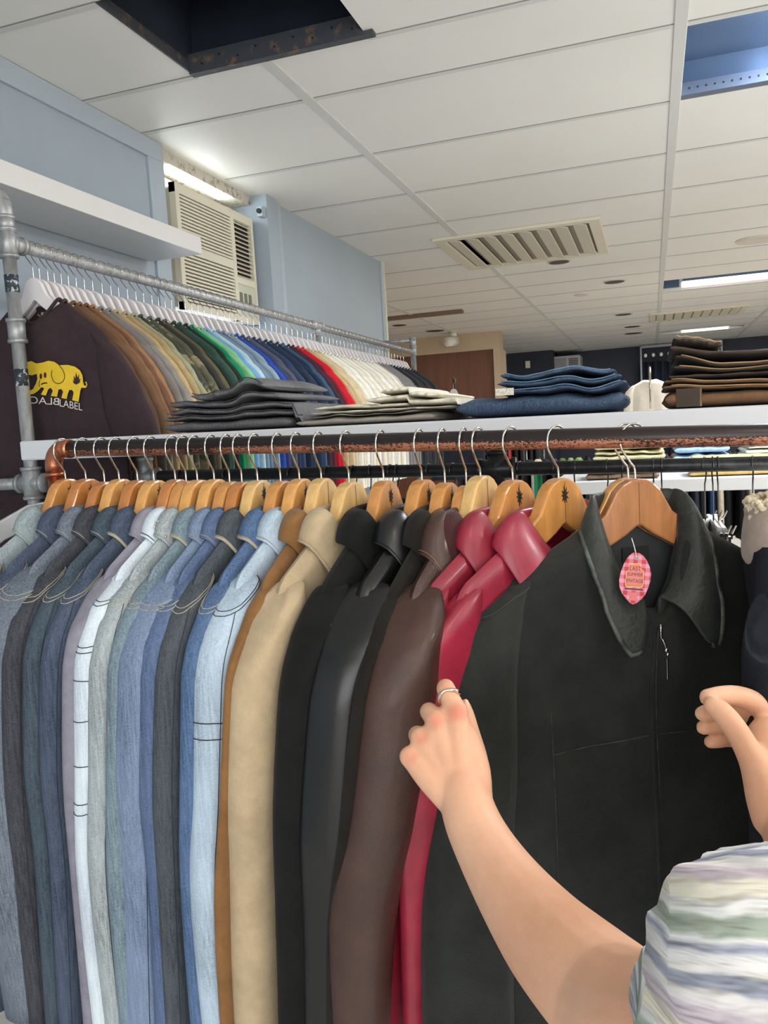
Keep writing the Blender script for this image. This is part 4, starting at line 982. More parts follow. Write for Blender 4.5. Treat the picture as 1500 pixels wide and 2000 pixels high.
# grey plastic hanger and clip showing left of the first denim jacket
p = railpt(112) + Vector((-.02, .0, 0))
gh = empty('clip_hanger', (RA.x - .02, RA.y + .22, 1.40), radians(-105)); gp = MATS['clear_grey_plastic']
pts = [(0, 0, .0), (.05, 0, -.015), (.12, 0, -.05), (.20, 0, -.09), (.27, 0, -.12)]
MB().prism([(-.11, -.002), (-.02, .004), (.02, -.0), (.08, -.028), (.16, -.075), (.24, -.125), (.25, -.16), (.15, -.115), (.07, -.065), (.0, -.038), (-.11, -.03)], -.006, .006, lambda x, y, q: (x, q, y)).build('shoulder_bar', gp, gh, bevel=.003)
g = MB(); g.tube([(-.11, 0, -.015), (-.135, 0, -.015)], .004, 6); g.box(-.145, -.128, -.011, -.007, -.06, -.004); g.box(-.145, -.128, .007, .011, -.06, -.004); g.tube([(-.137, -.012, -.02), (-.137, .012, -.02)], .007, 10); g.build('clip', CHROME, gh)
gh.location = at(72, 985, 1.66); gh.rotation_euler = (0, 0, radians(-120))
tag(gh, 'grey plastic hanger with chrome clip at the left edge below the galvanised fitting', 'hanger')

# ------------------------------------------------------------------ folded trousers on the board
def fold_layer(x0, x1, y0, y1, zb, zt, seed=0, front_round=1.0, wav=.0, nx_=40, ny_=10, e=.5):
    """a folded cloth slab: rings across the front-back direction, rounded front edge, surfaces zb(x), zt(x)"""
    rings = []
    tl = max(.012, (zt(.5)-zb(.5))*.75/(x1-x0)); e0 = [tl*k for k in (0, .03, .12, .3, .55, .8, 1)]
    us = e0 + [tl + (1-2*tl)*k/nx_ for k in range(1, nx_)] + [1-q for q in reversed(e0)]
    for i, u in enumerate(us):
        x = x0 + (x1-x0)*u; endk = max(.02, min(sqrt(max(0, 1-(1-min(1, u/tl))**2)), sqrt(max(0, 1-(1-min(1, (1-u)/tl))**2))))
        b_, t_ = zb(u), zt(u); mid = (b_+t_)/2; hh = (t_-b_)/2*endk; ring = []
        fy = y0 + wav*nz(u*6, seed, 0) + wav*.5*nz(u*15, seed, 3)
        for k in range(24):
            th = 2*pi*k/24; ct, st = cos(th), sin(th)
            y = (fy+y1)/2 - math.copysign(abs(ct)**e, ct)*(y1-fy)/2
            z = mid + math.copysign(abs(st)**.7, st)*hh + .002*nz(x*30, y*30, seed)*(1 if st > 0 else 0)
            ring.append((x + .006*nz(y*20, seed, 5)*(endk < 1), y, z))
        rings.append(ring)
    return loft('fold', rings)
def folded(name, x0, x1, y0, y1, layers, mt, lab, cat='folded trousers', group='folded trousers on the white board', seed=0, z0=None, edge=None, tilt=True, sub='folded_leg'):
    """layers: list of (x0frac, x1frac, thickness, [heights added along u], waviness)"""
    cx = (x0+x1)/2; base = BTOP(cx) + .001 if z0 is None else z0
    t = empty(name, (cx, (y0+y1)/2, base)); cur = lambda u: 0.0
    if tilt: t.rotation_euler = (0, radians(.62), 0)
    Lx = x1-x0
    def interp(L, u):
        x = max(0, min(1, u))*(len(L)-1); k = min(int(x), len(L)-2); f = x-k; f = f*f*(3-2*f); return L[k] + (L[k+1]-L[k])*f
    state = [lambda u: 0.0]
    for li, (fa, fb, th, lift, wav) in enumerate(layers):
        prev = state[0]
        gl = lambda u, fa=fa, fb=fb: fa + (fb-fa)*u
        zb = lambda u, prev=prev, lift=lift, gl=gl: prev(gl(u)) + interp(lift, u)
        zt = lambda u, zb=zb, th=th, li=li: zb(u) + th*(1 + .25*nz(u*5, li, seed))
        xa, xb = x0 + Lx*fa - cx, x0 + Lx*fb - cx
        oy = .004*li*(1 if li % 2 else -.3)
        me = fold_layer(xa, xb, y0 - t.location.y + (.0 if li == 0 else .004 + oy*.3), y1 - t.location.y, zb, zt, seed + li*3.3, wav=wav)
        o = link(sub if li < len(layers)-1 else 'waistband', me, t, mt)
        if edge:
            pts = [(xa + (xb-xa)*k/30, y0 - t.location.y + (.0 if li == 0 else .004 + oy*.3) + wav*nz(k/30*6, seed+li*3.3, 0) + wav*.5*nz(k/30*15, seed+li*3.3, 3) + .003, zt(k/30) - th*.12) for k in range(1, 30)]
            if li: MB().tube(pts, .0012, 5).build('hem_edge', edge, o, True)
        def nxt(g, fa=fa, fb=fb, zt=zt, prev=prev):
            u = (g-fa)/(fb-fa); return zt(max(0, min(1, u))) if -.02 <= u <= 1.02 else prev(g)
        state[0] = nxt
    tag(t, lab, cat, group); return t
GREYD = denim('washed_grey_denim', (83, 83, 86), .7, .3); CREAM = mat('cream_cotton_twill', (212, 206, 188), .9, var=.05, scale=20, bump=.3, bscale=200); GREYT = mat('warm_grey_twill', (150, 144, 134), .9, var=.05, scale=20, bump=.3, bscale=200)
BLUEJ = denim('deep_blue_jeans', (50, 68, 91), .9, .2); BRN = suede('brown_canvas', (118, 88, 64), .05); BRND = suede('dark_brown_canvas', (74, 62, 54), .05)
KH = mat('khaki_edge', (170, 140, 100), .9)
folded('folded_jeans', -1.005, -.665, 1.505, 1.86, [(0, .90, .024, [0, 0, 0, 0], .003), (.0, .95, .013, [.0, .0, .001, .001], .010), (.02, 1, .013, [.001, .0, .000, .003, .0], .012), (0.02, .80, .016, [.004, .0, .001, .010, .003], .014), (.20, .72, .018, [.0, .000, .008, .010, .004], .016)], GREYD,
       'washed dark grey jeans folded on the left part of the white shelf board', seed=1.2, edge=mat('dark_grey_edge', (56, 56, 60), .9))
folded('folded_trousers', -.69, -.365, 1.505, 1.86, [(0, .9, .016, [0, 0, 0], .002), (.06, .80, .004, [.000, .001, .001], .008), (.07, .78, .004, [.001, .001, .001], .008)], GREYT,
       'warm grey trousers folded underneath the cream pair on the white board', seed=4.1)
folded('folded_trousers', -.655, -.352, 1.507, 1.86, [(0, .97, .006, [.0, .0, .0, .0, .0], .006), (.0, .66, .009, [.003, .003, .001, .001], .01), (.38, 1, .014, [.0, .003, .002, .0], .016), (.46, .86, .012, [.002, .003, .001], .018)], CREAM,
       'cream cotton trousers folded on top of the warm grey pair', seed=7.7, z0=BTOP(-.5) + .024)
folded('folded_jeans', -.352, -.045, 1.505, 1.86, [(0, 1, .037, [0, 0, 0, 0, .002], .002), (.26, 1, .012, [.0, .0, .002, .003], .006), (.25, .97, .012, [.006, .0, .001, .005, .001], .008), (.27, .94, .011, [.003, .0, .003, .010, .0], .010)], BLUEJ,
       'deep blue jeans folded near the middle of the white shelf board', seed=2.6, edge=mat('pale_blue_edge', (96, 128, 156), .9))
lb = empty('jeans_label', (0, 0, 0)); bpy.data.objects.remove(lb)
jb = [o for o in COL.objects if o.name.startswith('folded_jeans')][1]
MB().box(-.078, -.044, -.184, -.181, .040, .053).build('size_label', mat('cream_printed_label', (214, 210, 196), .7, rgb2=(150, 150, 140), scale=300, ramp=(.55, .6)), jb)
folded('folded_trousers', .022, .36, 1.505, 1.86, [(0, 1, .030, [0, 0, 0, 0], .002), (.0, 1, .007, [.004, .001, .0, .0], .005), (.0, 1, .007, [.003, .002, .001, .002], .005)], BRN,
       'tan and brown canvas trousers folded at the bottom of the right-hand pile', seed=3.3, edge=KH)
MB().box(-.150, -.108, -.1785, -.1765, .002, .034).build('striped_cuff', mat('dark_striped_rib', (64, 54, 46), .9, rgb2=(150, 124, 92), scale=160, stretch=(1, .02, .02), ramp=(.62, .66)), [o for o in COL.objects if o.name.startswith('folded_trousers')][-1])
folded('folded_trousers', .030, .36, 1.507, 1.86, [(0, 1, .007, [.001, .0, .0, .0], .005), (.02, 1, .007, [.010, .001, .0, .0, .0], .006), (.03, 1, .007, [.012, .002, .0, .001, .0], .006)], BRND,
       'dark brown trousers with pale edges folded in the middle of the right-hand pile', seed=5.9, z0=BTOP(.2) + .052, edge=KH)
folded('folded_trousers', .034, .36, 1.507, 1.86, [(0, 1, .011, [.016, .004, .0, .0, .002, .006], .008), (.02, .26, .014, [.004, .006, .0], .008)], BRND,
       'dark brown trousers with a curled waistband on top of the right-hand pile', seed=8.2, z0=BTOP(.2) + .085, edge=KH)

# ------------------------------------------------------------------ second table board with folded clothes, seen under the rail
t2 = empty('display_table', (.6, 3.6, 0)); tag(t2, 'white display table behind the black pipe, stacked with folded clothes', 'table')
MB().box(-.98, 1.4, -.42, .5, 1.255, 1.305).build('table_top', WHITEP, t2, bevel=.004)
for x, y in ((-.9, -.36), (1.3, -.36), (-.9, .44), (1.3, .44)): MB().tube([(x, y, 0), (x, y, 1.255)], .017, 12).build('leg', BLKPIPE, t2)
def small_stack(x0, x1, y0, y1, z, specs, where):
    for i, (c, nm, th) in enumerate(specs):
        nl = 2
        folded('folded_trousers', x0 + .01*i, x1 - .008*i, y0, y1, [(0, 1, th*.6, [0, 0, 0], .006), (.02, .98, th*.4, [.001, .002, 0], .012)], cloth('fold_' + nm.replace(' ', '_'), c, .06), nm + ' folded trousers ' + where[i], group='folded clothes on the display table', seed=i*2.2 + x0*7, z0=z, tilt=False)
        z += th + .006
Z2 = 1.306
small_stack(-.255, .02, 3.22, 3.42, Z2, [((132, 110, 92), 'taupe brown', .036), ((150, 128, 108), 'milky brown', .022)], ['at the front left of the display table', 'on top of the taupe pair'])
small_stack(.13, .45, 3.22, 3.42, Z2, [((206, 176, 112), 'straw yellow', .034), ((222, 194, 130), 'pale yellow', .03)], ['at the front right of the display table', 'on top of the straw yellow pair'])
small_stack(-.26, .06, 3.62, 4.0, Z2, [((200, 190, 150), 'pale sand', .045), ((206, 198, 158), 'pale olive cream', .04), ((214, 206, 168), 'light cream', .035)], ['at the back left of the display table', 'in the middle of the back left pile', 'on top of the back left pile'])
small_stack(.08, .32, 3.66, 4.0, Z2, [((168, 196, 222), 'light blue', .06), ((156, 186, 214), 'washed blue', .05), ((150, 182, 214), 'sky blue', .03)], ['at the back centre of the display table', 'in the middle of the back centre pile', 'on top of the back centre pile'])
small_stack(.36, .78, 3.62, 4.0, Z2, [((228, 222, 200), 'ivory', .05), ((226, 220, 202), 'off-white', .03), ((134, 134, 146), 'heather grey', .035)], ['at the back right of the display table', 'in the middle of the back right pile', 'on top of the back right pile'])

# ------------------------------------------------------------------ far shop: racks of hanging clothes, curtain booth, far air conditioner
FARP = [(30, 32, 36), (44, 48, 58), (62, 40, 44), (120, 150, 90), (200, 190, 170), (216, 40, 120), (54, 58, 70), (236, 236, 240), (70, 72, 84), (160, 60, 60), (40, 70, 120), (190, 120, 60), (90, 96, 60), (24, 24, 28)]
FN = ['black', 'dark slate', 'dark maroon', 'apple green', 'cream', 'hot pink', 'charcoal', 'white', 'grey', 'brick red', 'denim blue', 'orange tan', 'olive', 'jet black']
fme = garment_body(W=.22, T=.03, top=-.10, slope=.35, hem=-.8, neck=.06, dipf=.02, folds=.008, seed=3, nv=10, nu=24)
fme.materials.append(cloth('far_base', (60, 60, 60)))
def far_rack(x0, x1, Y, z, n, lab, seed, along='x', pal=None, ground=None):
    r = empty('garment_rack', (x0, Y, 0)); tag(r, lab, 'clothes rack'); rr = random.Random(seed)
    if along == 'x':
        MB().tube([(0, 0, z), (x1-x0, 0, z)], .016, 10).build('hanging_rail', BLKPIPE, r, True)
        for x in (0, x1-x0): MB().tube([(x, 0, 0), (x, 0, z)], .016, 10).build('post', BLKPIPE, r, True)
    for i in range(n):
        ci = (pal[i % len(pal)] if pal else rr.randrange(len(FARP)))
        f = link('hanging_garment', fme); f.location = (x0 + (x1-x0)*(i+.5)/n, Y + rr.uniform(-.01, .01), z); f.rotation_euler = (0, 0, radians(90 + rr.uniform(-8, 8)))
        setmat(f, cloth('far_' + FN[ci].replace(' ', '_'), FARP[ci])); tag(f, FN[ci] + ' garment hanging on the ' + ground, 'clothes', FN[ci] + ' garments on the ' + ground)
far_rack(-1.05, .75, 7.0, 1.33, 26, 'low clothes rail in the far room behind the display table', 4, pal=[0, 4, 0, 6, 12, 3, 3, 0, 0, 2, 5, 5, 2, 2, 8, 7, 6, 9, 8, 6, 0, 10, 4, 0], ground='low far rail')
far_rack(.8, 2.2, 6.2, 1.36, 20, 'low clothes rail in the far room at the right', 9, pal=[11, 4, 7, 0, 1, 11, 10, 1, 6, 0], ground='right far rail')
far_rack(-2.1, -1.15, 9.0, 1.62, 12, 'clothes rail before the brown wall', 6, pal=[0, 0, 1, 13, 0, 11, 0, 9, 13, 0], ground='rail before the brown wall')
# green display unit
gu = empty('green_shelf_unit', (-.62, 6.2, 0)); GR = mat('green_painted_metal', (24, 120, 84), .4); tag(gu, 'green metal shelf unit in the far room below the pipe fitting', 'shelf unit')
for x in (-.22, .22): MB().box(x-.012, x+.012, -.15, .15, 0, 1.22).build('side_frame', GR, gu)
for z in (.3, .6, .9, 1.17): MB().box(-.22, .22, -.15, .15, z, z+.03).build('shelf', GR, gu)
# hanging dark top with a white hanger near the brown wall
p = ony(886, 765, 6.6); th_ = link('shirt_on_hanger', None) if False else empty('shirt_hanger', (p.x, p.y, p.z + .10))
o = link('hanger_body', white_me, th_); link('hook', hk2, th_); tag(th_, 'white hanger standing out before the brown wall past the end of the wall rack', 'hanger')
ds = MB(); ds.tube([(0, .03, 0), (0, .03, p.z+.10), (0, -.02, p.z+.105)], .008, 8); ds.tube([(0, .03, 0), (0, .03, .02)], .16, 16); dso = ds.build('display_stand', BLKPIPE, None, True); dso.location = (p.x, p.y, 0); tag(dso, 'thin black stand holding the white hanger before the brown wall', 'display stand')
f = link('hanging_garment', fme); f.location = (p.x, p.y+.01, p.z + .06); setmat(f, cloth('far_dark_slate', FARP[1])); tag(f, 'dark slate top on the white hanger before the brown wall', 'clothes')
# white T-shirt on a stand
p = ony(1270, 760, 8.0); st = empty('clothes_stand', (p.x, 8.0, 0)); MB().tube([(0, 0, 0), (0, 0, 1.97)], .012, 10).build('pole', CHROME, st, True); MB().tube([(0, -.13, 1.60), (0, -.13, 1.97), (0, 0, 1.99)], .010, 8).build('front_arm', CHROME, st, True); MB().tube([(0, 0, 0), (0, 0, .02)], .2, 20).build('base', CHROME, st)
tag(st, 'chrome display stand carrying the white shirt in the far room', 'display stand')
ws = empty('t_shirt', (p.x, 8.03, 2.03)); wm = cloth('bright_white_cotton', (244, 240, 228), .04); wm2 = wm
w_me = garment_body(W=.17, flare=.0, T=.06, top=-.150, slope=.5, hem=-.80, neck=.05, folds=.010, seed=1.1, nv=22, nu=44); o = link('body', w_me, ws, wm)
for sg in (1, -1): link('sleeve', loft('sleeve', sleeve_rings(0, [(sg*.15, 0, -.20), (sg*.18, 0, -.25), (sg*.2, 0, -.36), (sg*.20, 0, -.46)], [.03, .04, .045, .045], [.05, .06, .06, .06], seed=sg), caps=False), ws, wm)
tag(ws, 'bright white shirt on a chrome stand before the dark curtain', 'T-shirt')

# curtain booth
cb = empty('curtain_booth', (.49, 14.75, 0)); tag(cb, 'dark curtain booth with white rings on the far dark wall', 'curtain')
CU = cloth('navy_curtain', (40, 46, 58)); W2 = .63
fm = MB().box(-W2-.03, -W2, -.03, .03, 0, CZ-.03); fm.box(W2, W2+.03, -.03, .03, 0, CZ-.03); fm.box(-W2, W2, -.03, .03, CZ-.06, CZ-.02); fm.build('frame', mat('pale_grey_metal', (150, 156, 166), .4), cb)
rings = []
for z in (.1, 1.0, 2.0, 2.45):
    rings.append([(-W2+.01 + 2*(W2-.01)*i/120, .04*sin(i*.55) + .015*sin(i*.21), z) for i in range(121)])
cu_ = link('curtain', loft('curtain', rings, caps=False, closed=False), cb, CU); m_ = cu_.modifiers.new('t', 'SOLIDIFY'); m_.thickness = .006
for k in range(10): MB().sphere((-W2+.06 + k*.128, -.05, 2.56), .028, 8, (1, .5, 1.2)).build('curtain_ring', WF, cb, True)
# far air conditioner
fa = empty('air_conditioner', (-1.49, 14.9, 2.22)); tag(fa, 'pale window air conditioner on the far dark wall', 'air conditioner'); A2 = mat('pale_far_plastic', (190, 190, 196), .45)
MB().box(-.33, .33, -.45, .1, 0, .43).build('casing', A2, fa, bevel=.01)
MB().box(-.29, .10, -.462, -.452, .04, .39).build('intake_grille', mat('grey_mesh', (150, 152, 158), .6), fa, bevel=.004)
rp_ = MB(); rp_.tube([(-.095 + .15*cos(a), -.466, .215 + .13*sin(a)) for a in [i*pi/12 for i in range(25)]], .004, 5); rp_.build('fan_ring', A2, fa, True)
g = MB()
for k in range(7): g.box(.14, .30, -.464, -.452, .18 + k*.03, .195 + k*.03)
g.build('outlet_louvre', mat('dark_louvre', (70, 72, 78), .6), fa); MB().box(.14, .30, -.462, -.452, .04, .14).build('control_panel', A2, fa)
wl = MB().box(-.04, .04, -.02, 0, -.06, .06).build('wall_switch', WF); wl.location = ony(1031, 712, 14.15); tag(wl, 'small white switch plate on the dark wall left of the far air conditioner', 'switch')

# ------------------------------------------------------------------ the person reaching in from the right
SKIN = mat('fair_skin', (214, 160, 128), .5, rgb2=(226, 178, 148), scale=9, ramp=(.3, .7), detail=5, bump=.12, bscale=500, sub=.12, spec=.35)
nt = SKIN.node_tree; N = nt.nodes; L = nt.links; bs = N['Principled BSDF']; src = bs.inputs['Base Color'].links[0].from_socket
geo = N.new('ShaderNodeTexCoord')
for (qx, qy, qz), amt, rad in (((893, 1392, .862), .75, .017), ((853, 1408, .862), .6, .015), ((824, 1442, .858), .5, .013), ((803, 1478, .848), .4, .013), ((872, 1346, .885), .35, .012)):
    kp = at(qx, qy, qz); d_ = N.new('ShaderNodeVectorMath'); d_.operation = 'DISTANCE'; d_.inputs[1].default_value = kp; L.new(geo.outputs['Object'], d_.inputs[0])
    mr = N.new('ShaderNodeMapRange'); mr.interpolation_type = 'SMOOTHSTEP'; mr.inputs[1].default_value = rad; mr.inputs[2].default_value = 0.002; mr.inputs[3].default_value = 0; mr.inputs[4].default_value = amt; L.new(d_.outputs['Value'], mr.inputs[0])
    mx = N.new('ShaderNodeMix'); mx.data_type = 'RGBA'; L.new(mr.outputs[0], mx.inputs[0]); L.new(src, mx.inputs[6]); mx.inputs[7].default_value = s2l((208, 118, 98)) + (1,); src = mx.outputs[2]
L.new(src, bs.inputs['Base Color'])
class Body:
    def __init__(s): s.mb = MB()
    def limb(s, pts, n=18, sub=6):
        """pts: (x, y, z, r) world; tapered, rounded tube"""
        cs = spline([p[:3] for p in pts], sub); rs = spline([(p[3], 0, 0) for p in pts], sub); rs = [r.x for r in rs]
        s.mb.tube(cs, rs, n); s.mb.sphere(cs[0], rs[0]*.995, 8); s.mb.sphere(cs[-1], rs[-1]*.995, 8)
    def ell(s, c, r, sc): s.mb.sphere(c, r, 12, sc)
B = Body()
def cp(px, py, z, r): v = at(px, py, z); return (v.x, v.y, v.z, r)
# left arm: wrist -> elbow -> shoulder
W_ = (917, 1592, .815)
B.limb([cp(905, 1545, .835, .027), cp(921, 1600, .812, .0285), cp(950, 1660, .785, .0305), cp(1000, 1740, .74, .035), cp(1068, 1830, .685, .041), cp(1140, 1905, .635, .045), cp(1215, 1975, .59, .047)])
B.limb([cp(1195, 1965, .60, .046), cp(1270, 2010, .545, .047), cp(1360, 2030, .505, .047), cp(1500, 2040, .472, .048), cp(1680, 1995, .435, .048)])
# hand back: metacarpals
mc = {'index': ((902, 1540, .832), (893, 1392, .872), .0125), 'middle': ((893, 1545, .832), (853, 1408, .872), .0125), 'ring': ((884, 1550, .832), (822, 1442, .868), .012), 'little': ((876, 1556, .832), (801, 1478, .858), .0115)}
for k, (a, b, r) in mc.items():
    m_ = tuple((a[i] + b[i])/2 for i in range(3))
    B.limb([cp(*a, .0165), cp(*m_, .0155), cp(*b, r*.98)], n=14)
    B.ell(at(b[0], b[1], b[2]), r*1.03, (1, 1, 1))
B.limb([cp(890, 1560, .835, .021), cp(865, 1500, .855, .0205), cp(850, 1450, .866, .018)])
B.limb([cp(905, 1550, .838, .020), cp(905, 1480, .862, .0185), cp(893, 1420, .872, .016)])
# fingers: proximal, middle, distal - curling over the jacket edge, away from the viewer
fg = {'index': [(893, 1392, .872, .0125), (880, 1366, .882, .0112), (871, 1346, .893, .0110), (872, 1345, .915, .0098), (880, 1362, .930, .0090), (890, 1380, .934, .0080)],
      'middle': [(853, 1408, .872, .0125), (843, 1396, .884, .0112), (838, 1390, .898, .0108), (842, 1396, .918, .0096), (856, 1410, .930, .0088), (868, 1422, .932, .008)],
      'ring': [(822, 1442, .868, .0120), (816, 1436, .884, .0108), (816, 1436, .900, .0102), (824, 1444, .918, .0092), (840, 1456, .928, .0084), (852, 1464, .930, .0076)],
      'little': [(801, 1478, .858, .0112), (797, 1476, .874, .0098), (800, 1480, .890, .0092), (810, 1486, .904, .0084), (824, 1494, .912, .0076), (834, 1500, .914, .007)]}
for k, p in fg.items(): B.limb([cp(*q) for q in p], n=12, sub=4)
# thumb: leaves the side of the palm near its base, tip just past the hand's right edge
B.limb([cp(925, 1550, .845, .0180), cp(925, 1490, .868, .0165), cp(915, 1435, .890, .0135), cp(909, 1398, .904, .0108), cp(906, 1380, .908, .0085)], n=14)
B.limb([cp(918, 1560, .832, .024), cp(918, 1500, .852, .0215), cp(906, 1440, .868, .0165)], n=14)
# right hand: palm side turned to the left, thumb along the bottom, finger tips together
RH = 0.80
B.limb([cp(1720, 1900, .60, .045), cp(1640, 1760, .68, .040), cp(1560, 1640, .76, .031), cp(1532, 1585, .79, .027), cp(1510, 1530, .80, .026)])
B.limb([cp(1520, 1560, .79, .026), cp(1500, 1490, .80, .024), cp(1500, 1440, .81, .021)])
B.limb([cp(1545, 1560, .80, .024), cp(1535, 1480, .82, .023), cp(1520, 1420, .83, .019)])
B.limb([cp(1505, 1600, .785, .018), cp(1492, 1560, .785, .017), cp(1478, 1500, .785, .0155), cp(1455, 1455, .785, .0125), cp(1432, 1418, .785, .0118), cp(1408, 1390, .787, .0112), cp(1392, 1378, .79, .0095)], n=14)
B.limb([cp(1520, 1425, .83, .0135), cp(1482, 1378, .825, .0118), cp(1445, 1360, .82, .0108), cp(1410, 1358, .812, .0100), cp(1382, 1362, .806, .0088)], n=12)
B.limb([cp(1520, 1445, .84, .0130), cp(1475, 1400, .845, .0115), cp(1430, 1385, .84, .0105), cp(1395, 1388, .835, .0096), cp(1372, 1394, .83, .0082)], n=12)
B.limb([cp(1515, 1465, .845, .0125), cp(1465, 1425, .855, .0110), cp(1420, 1415, .85, .0100), cp(1392, 1417, .845, .0092), cp(1374, 1421, .84, .0080)], n=12)
B.limb([cp(1510, 1485, .845, .0115), cp(1465, 1450, .86, .0100), cp(1425, 1443, .858, .0090), cp(1402, 1446, .852, .0084), cp(1388, 1449, .85, .0074)], n=12)
# upper right arm and torso, neck and head outside the frame
sh_l = at(1680, 1930, .40); tor = sh_l + Vector((.29, -.07, 0)); sh_r = sh_l + Vector((.50, -.02, 0.0))
re = at(1720, 1900, .60)
B.limb([(re.x, re.y, re.z, .045), (re.x + .10, re.y - .10, re.z - .02, .046), (sh_r.x, sh_r.y, sh_r.z, .058)])
sl2 = at(1700, 1990, .43)
B.limb([(sl2.x, sl2.y, sl2.z, .045), (tor.x, tor.y, tor.z - .03, .06), (sh_r.x, sh_r.y, sh_r.z, .05)])
B.mb.sphere(tor + Vector((.02, -.03, -.16)), .135, 12, (1.0, .60, 1.2)); B.mb.sphere(tor + Vector((.02, -.02, -.38)), .125, 12, (1.0, .64, 1.2))
B.limb([(tor.x, tor.y, tor.z - .02, .062), (tor.x, tor.y + .01, tor.z + .10, .056)])
hd = tor + Vector((0, .03, .21)); B.mb.sphere(hd, .1, 14, (.76, .95, 1.15)); B.mb.sphere(hd + Vector((0, .055, -.05)), .055, 10, (.85, .8, 1)); B.mb.sphere(hd + Vector((0, .102, -.02)), .016, 8, (.8, 1, 1.3))
for sx in (-1, 1): B.mb.sphere(hd + Vector((sx*.078, -.005, -.01)), .026, 8, (.35, .7, 1.2))
bme = B.mb.mesh('person', True)
person = link('person', bme, None, SKIN); rm = person.modifiers.new('remesh', 'REMESH'); rm.mode = 'VOXEL'; rm.voxel_size = .0024; rm.use_smooth_shade = True
sm_ = person.modifiers.new('smooth', 'SMOOTH'); sm_.factor = .5; sm_.iterations = 7
tag(person, 'person in striped white shirt reaching in from the right, pulling the black suede jacket', 'person')
def attach(o): o.parent = person; return o
# ring on the index finger, thumb nail
SIL = mat('silver_ring', (214, 212, 200), .18, metal=1.0)
c0 = Vector(at(877, 1360, .8845)); dv = (Vector(at(871, 1346, .893)) - Vector(at(893, 1392, .872))).normalized(); u1 = dv.cross(Vector((0, 0, 1))).normalized(); v1 = dv.cross(u1)
g = MB(); pts = []; rs = []
for k in range(29):
    a = 2*pi*k/28; pts.append(c0 + (u1*cos(a) + v1*sin(a))*.0120 + dv*.0020*sin(a*2)); rs.append(.0013 + .0011*abs(sin(a*1.5)))
g.tube(pts, rs, 8, cap=False); attach(g.build('ring', SIL, None, True))
tn = MB().sphere(at(910, 1377, .899), .0058, 8, (.7, .5, 1.2)); attach(tn.build('thumb_nail', mat('nail', (236, 196, 176), .3), None, True))
hair = MB().sphere(hd + Vector((0, -.018, .025)), .108, 14, (.80, .95, 1.05)); attach(hair.build('hair', mat('brown_hair', (70, 48, 34), .6, bump=.6, bscale=200), None, True))

# shirt: crinkled stripes
SH = bpy.data.materials.new('crinkled_striped_cotton'); SH.use_nodes = True; N = SH.node_tree.nodes; L = SH.node_tree.links; bs = N['Principled BSDF']; bs.inputs['Roughness'].default_value = .9
uv = N.new('ShaderNodeUVMap'); uv.uv_map = 'stripes'; sp = N.new('ShaderNodeSeparateXYZ'); L.new(uv.outputs[0], sp.inputs[0])
nz_ = N.new('ShaderNodeTexNoise'); nz_.inputs['Scale'].default_value = 14; L.new(uv.outputs[0], nz_.inputs['Vector'])
ma = N.new('ShaderNodeMath'); ma.operation = 'MULTIPLY_ADD'; ma.inputs[1].default_value = .022; L.new(nz_.outputs['Fac'], ma.inputs[0]); L.new(sp.outputs[0], ma.inputs[2])
mu = N.new('ShaderNodeMath'); mu.operation = 'MULTIPLY'; mu.inputs[1].default_value = 8.0; L.new(ma.outputs[0], mu.inputs[0]); frc = N.new('ShaderNodeMath'); frc.operation = 'FRACT'; L.new(mu.outputs[0], frc.inputs[0])
rp = N.new('ShaderNodeValToRGB'); cr = rp.color_ramp; cr.interpolation = 'LINEAR'
stops = [(0, (236, 232, 228)), (.08, (236, 232, 228)), (.11, (160, 165, 182)), (.19, (164, 168, 185)), (.22, (234, 230, 226)), (.30, (232, 226, 226)), (.34, (206, 192, 200)), (.44, (210, 196, 204)), (.48, (238, 230, 212)), (.58, (238, 230, 210)), (.61, (236, 234, 230)), (.68, (236, 234, 230)), (.71, (166, 176, 160)), (.82, (168, 178, 164)), (.86, (236, 234, 230)), (.92, (150, 155, 176)), (.97, (230, 228, 228))]
cr.elements[0].position = 0; cr.elements[0].color = s2l(stops[0][1]) + (1,); cr.elements[1].position = stops[-1][0]; cr.elements[1].color = s2l(stops[-1][1]) + (1,)
for p_, c_ in stops[1:-1]: e_ = cr.elements.new(p_); e_.color = s2l(c_) + (1,)
L.new(frc.outputs[0], rp.inputs[0]); L.new(rp.outputs[0], bs.inputs['Base Color'])
wv = N.new('ShaderNodeTexNoise'); wv.inputs['Scale'].default_value = 1; mp = N.new('ShaderNodeMapping'); mp.inputs['Scale'].default_value = (60, 9, 1); L.new(uv.outputs[0], mp.inputs[0]); L.new(mp.outputs[0], wv.inputs['Vector'])
bp = N.new('ShaderNodeBump'); bp.inputs['Strength'].default_value = 1.0; bp.inputs['Distance'].default_value = .012; L.new(wv.outputs['Fac'], bp.inputs['Height']); L.new(bp.outputs[0], bs.inputs['Normal'])
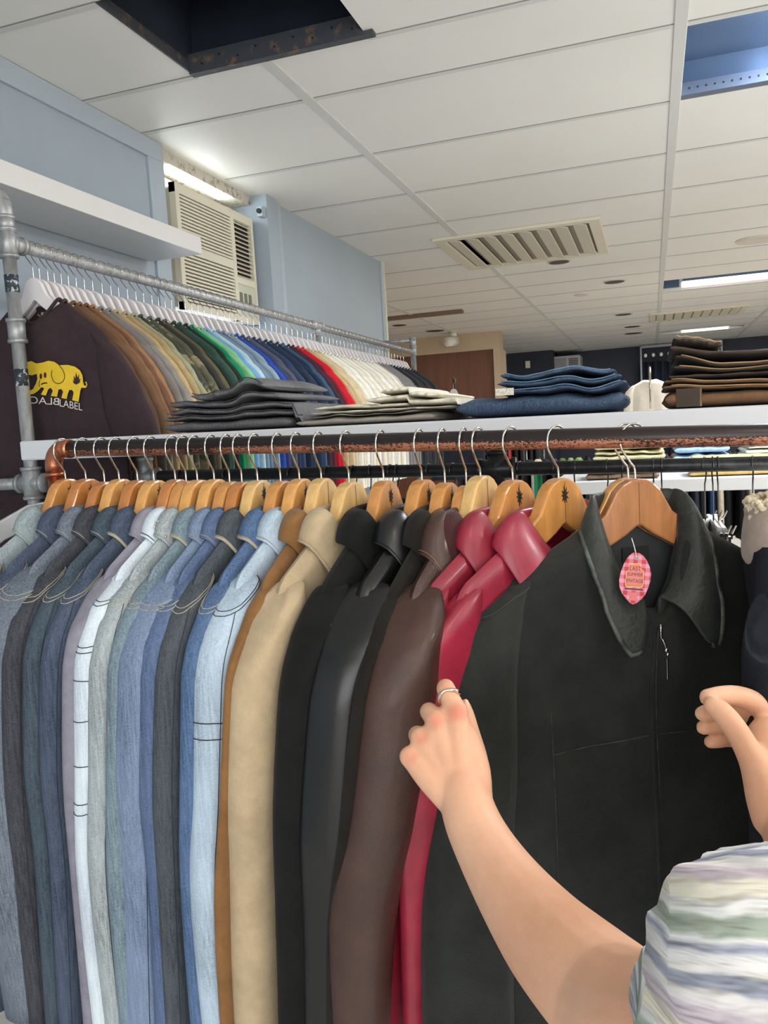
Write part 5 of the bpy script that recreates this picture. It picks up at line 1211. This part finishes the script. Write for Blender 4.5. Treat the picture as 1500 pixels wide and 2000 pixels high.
def sleeve_tube(pts, name, squash=1.0, n=150):
    cs = spline([p[:3] for p in pts], 10); rs = [r.x for r in spline([(p[3], 0, 0) for p in pts], 10)]
    rings = []; up = Vector((0, 0, 1)); fr0 = None
    for i, p in enumerate(cs):
        d = (cs[min(i+1, len(cs)-1)] - cs[max(i-1, 0)]).normalized(); a = d.cross(up).normalized(); b = d.cross(a)
        ring = []
        for k in range(n):
            th = 2*pi*k/n; r = rs[i]*(1 + .05*sin(th*5 + i*.2) + .05*nz(cos(th)*3, sin(th)*3, i*.22) + .03*nz(cos(th)*9, sin(th)*9, i*.5) + .028*nz(cos(th)*4, sin(th)*4, i*1.3) + .012*nz(cos(th)*30, sin(th)*30, i*.6))
            ring.append(p + a*cos(th)*r + b*sin(th)*r)
        rings.append(ring)
    me = loft(name, rings, caps=False); ul = me.uv_layers.new(name='stripes')
    for pl in me.polygons:
        idx = [me.loops[li].vertex_index for li in pl.loop_indices]; ks = [ix % n for ix in idx]; wrap = max(ks) - min(ks) > n/2
        for li, ix, kk in zip(pl.loop_indices, idx, ks):
            if wrap and kk < n/2: kk += n
            ul.data[li].uv = (kk/n*1.0 + (ix//n)*.006, (ix//n)*.05)
    o = link(name, me, None, SH); s_ = o.modifiers.new('t', 'SOLIDIFY'); s_.thickness = .0018; attach(o); return o
sleeve_tube([cp(1405, 2066, .500, .057), cp(1440, 2062, .497, .064), cp(1500, 2050, .487, .078), cp(1580, 2030, .465, .090), cp(1690, 2000, .43, .095), (tor.x, tor.y, tor.z - .02, .11)], 'shirt_sleeve')
sleeve_tube([(re.x + .06, re.y - .06, re.z - .01, .06), (re.x + .12, re.y - .12, re.z - .02, .064), (sh_r.x, sh_r.y, sh_r.z, .076), (tor.x, tor.y, tor.z - .02, .11)], 'shirt_sleeve')
sb_ = MB().sphere(tor + Vector((.02, -.03, -.20)), .165, 20, (1.08, .68, 1.2)); sb_.sphere(tor + Vector((0, 0, -.48)), .17, 16, (1.08, .74, 1.15))
o = sb_.build('shirt_body', SH, None, True); o.data.uv_layers.new(name='stripes')
for li, lp in enumerate(o.data.loops): v = o.data.vertices[lp.vertex_index].co; o.data.uv_layers['stripes'].data[li].uv = (v.x*3, v.z*3)
attach(o)
# trousers and legs so that the figure stands on the floor
lg = MB()
for sx in (-1, 1):
    lg.tube([tor + Vector((sx*.08, 0, -.60)), tor + Vector((sx*.10, .02, -.95)), Vector((tor.x + sx*.11, tor.y, .06))], [.105, .085, .06], 18)
attach(lg.build('trousers', cloth('blue_trousers', (60, 70, 92)), None, True))
for sx in (-1, 1): attach(MB().sphere((tor.x + sx*.11, tor.y + .05, .045), .05, 10, (.9, 2.4, .9)).build('shoe', WF, None, True))
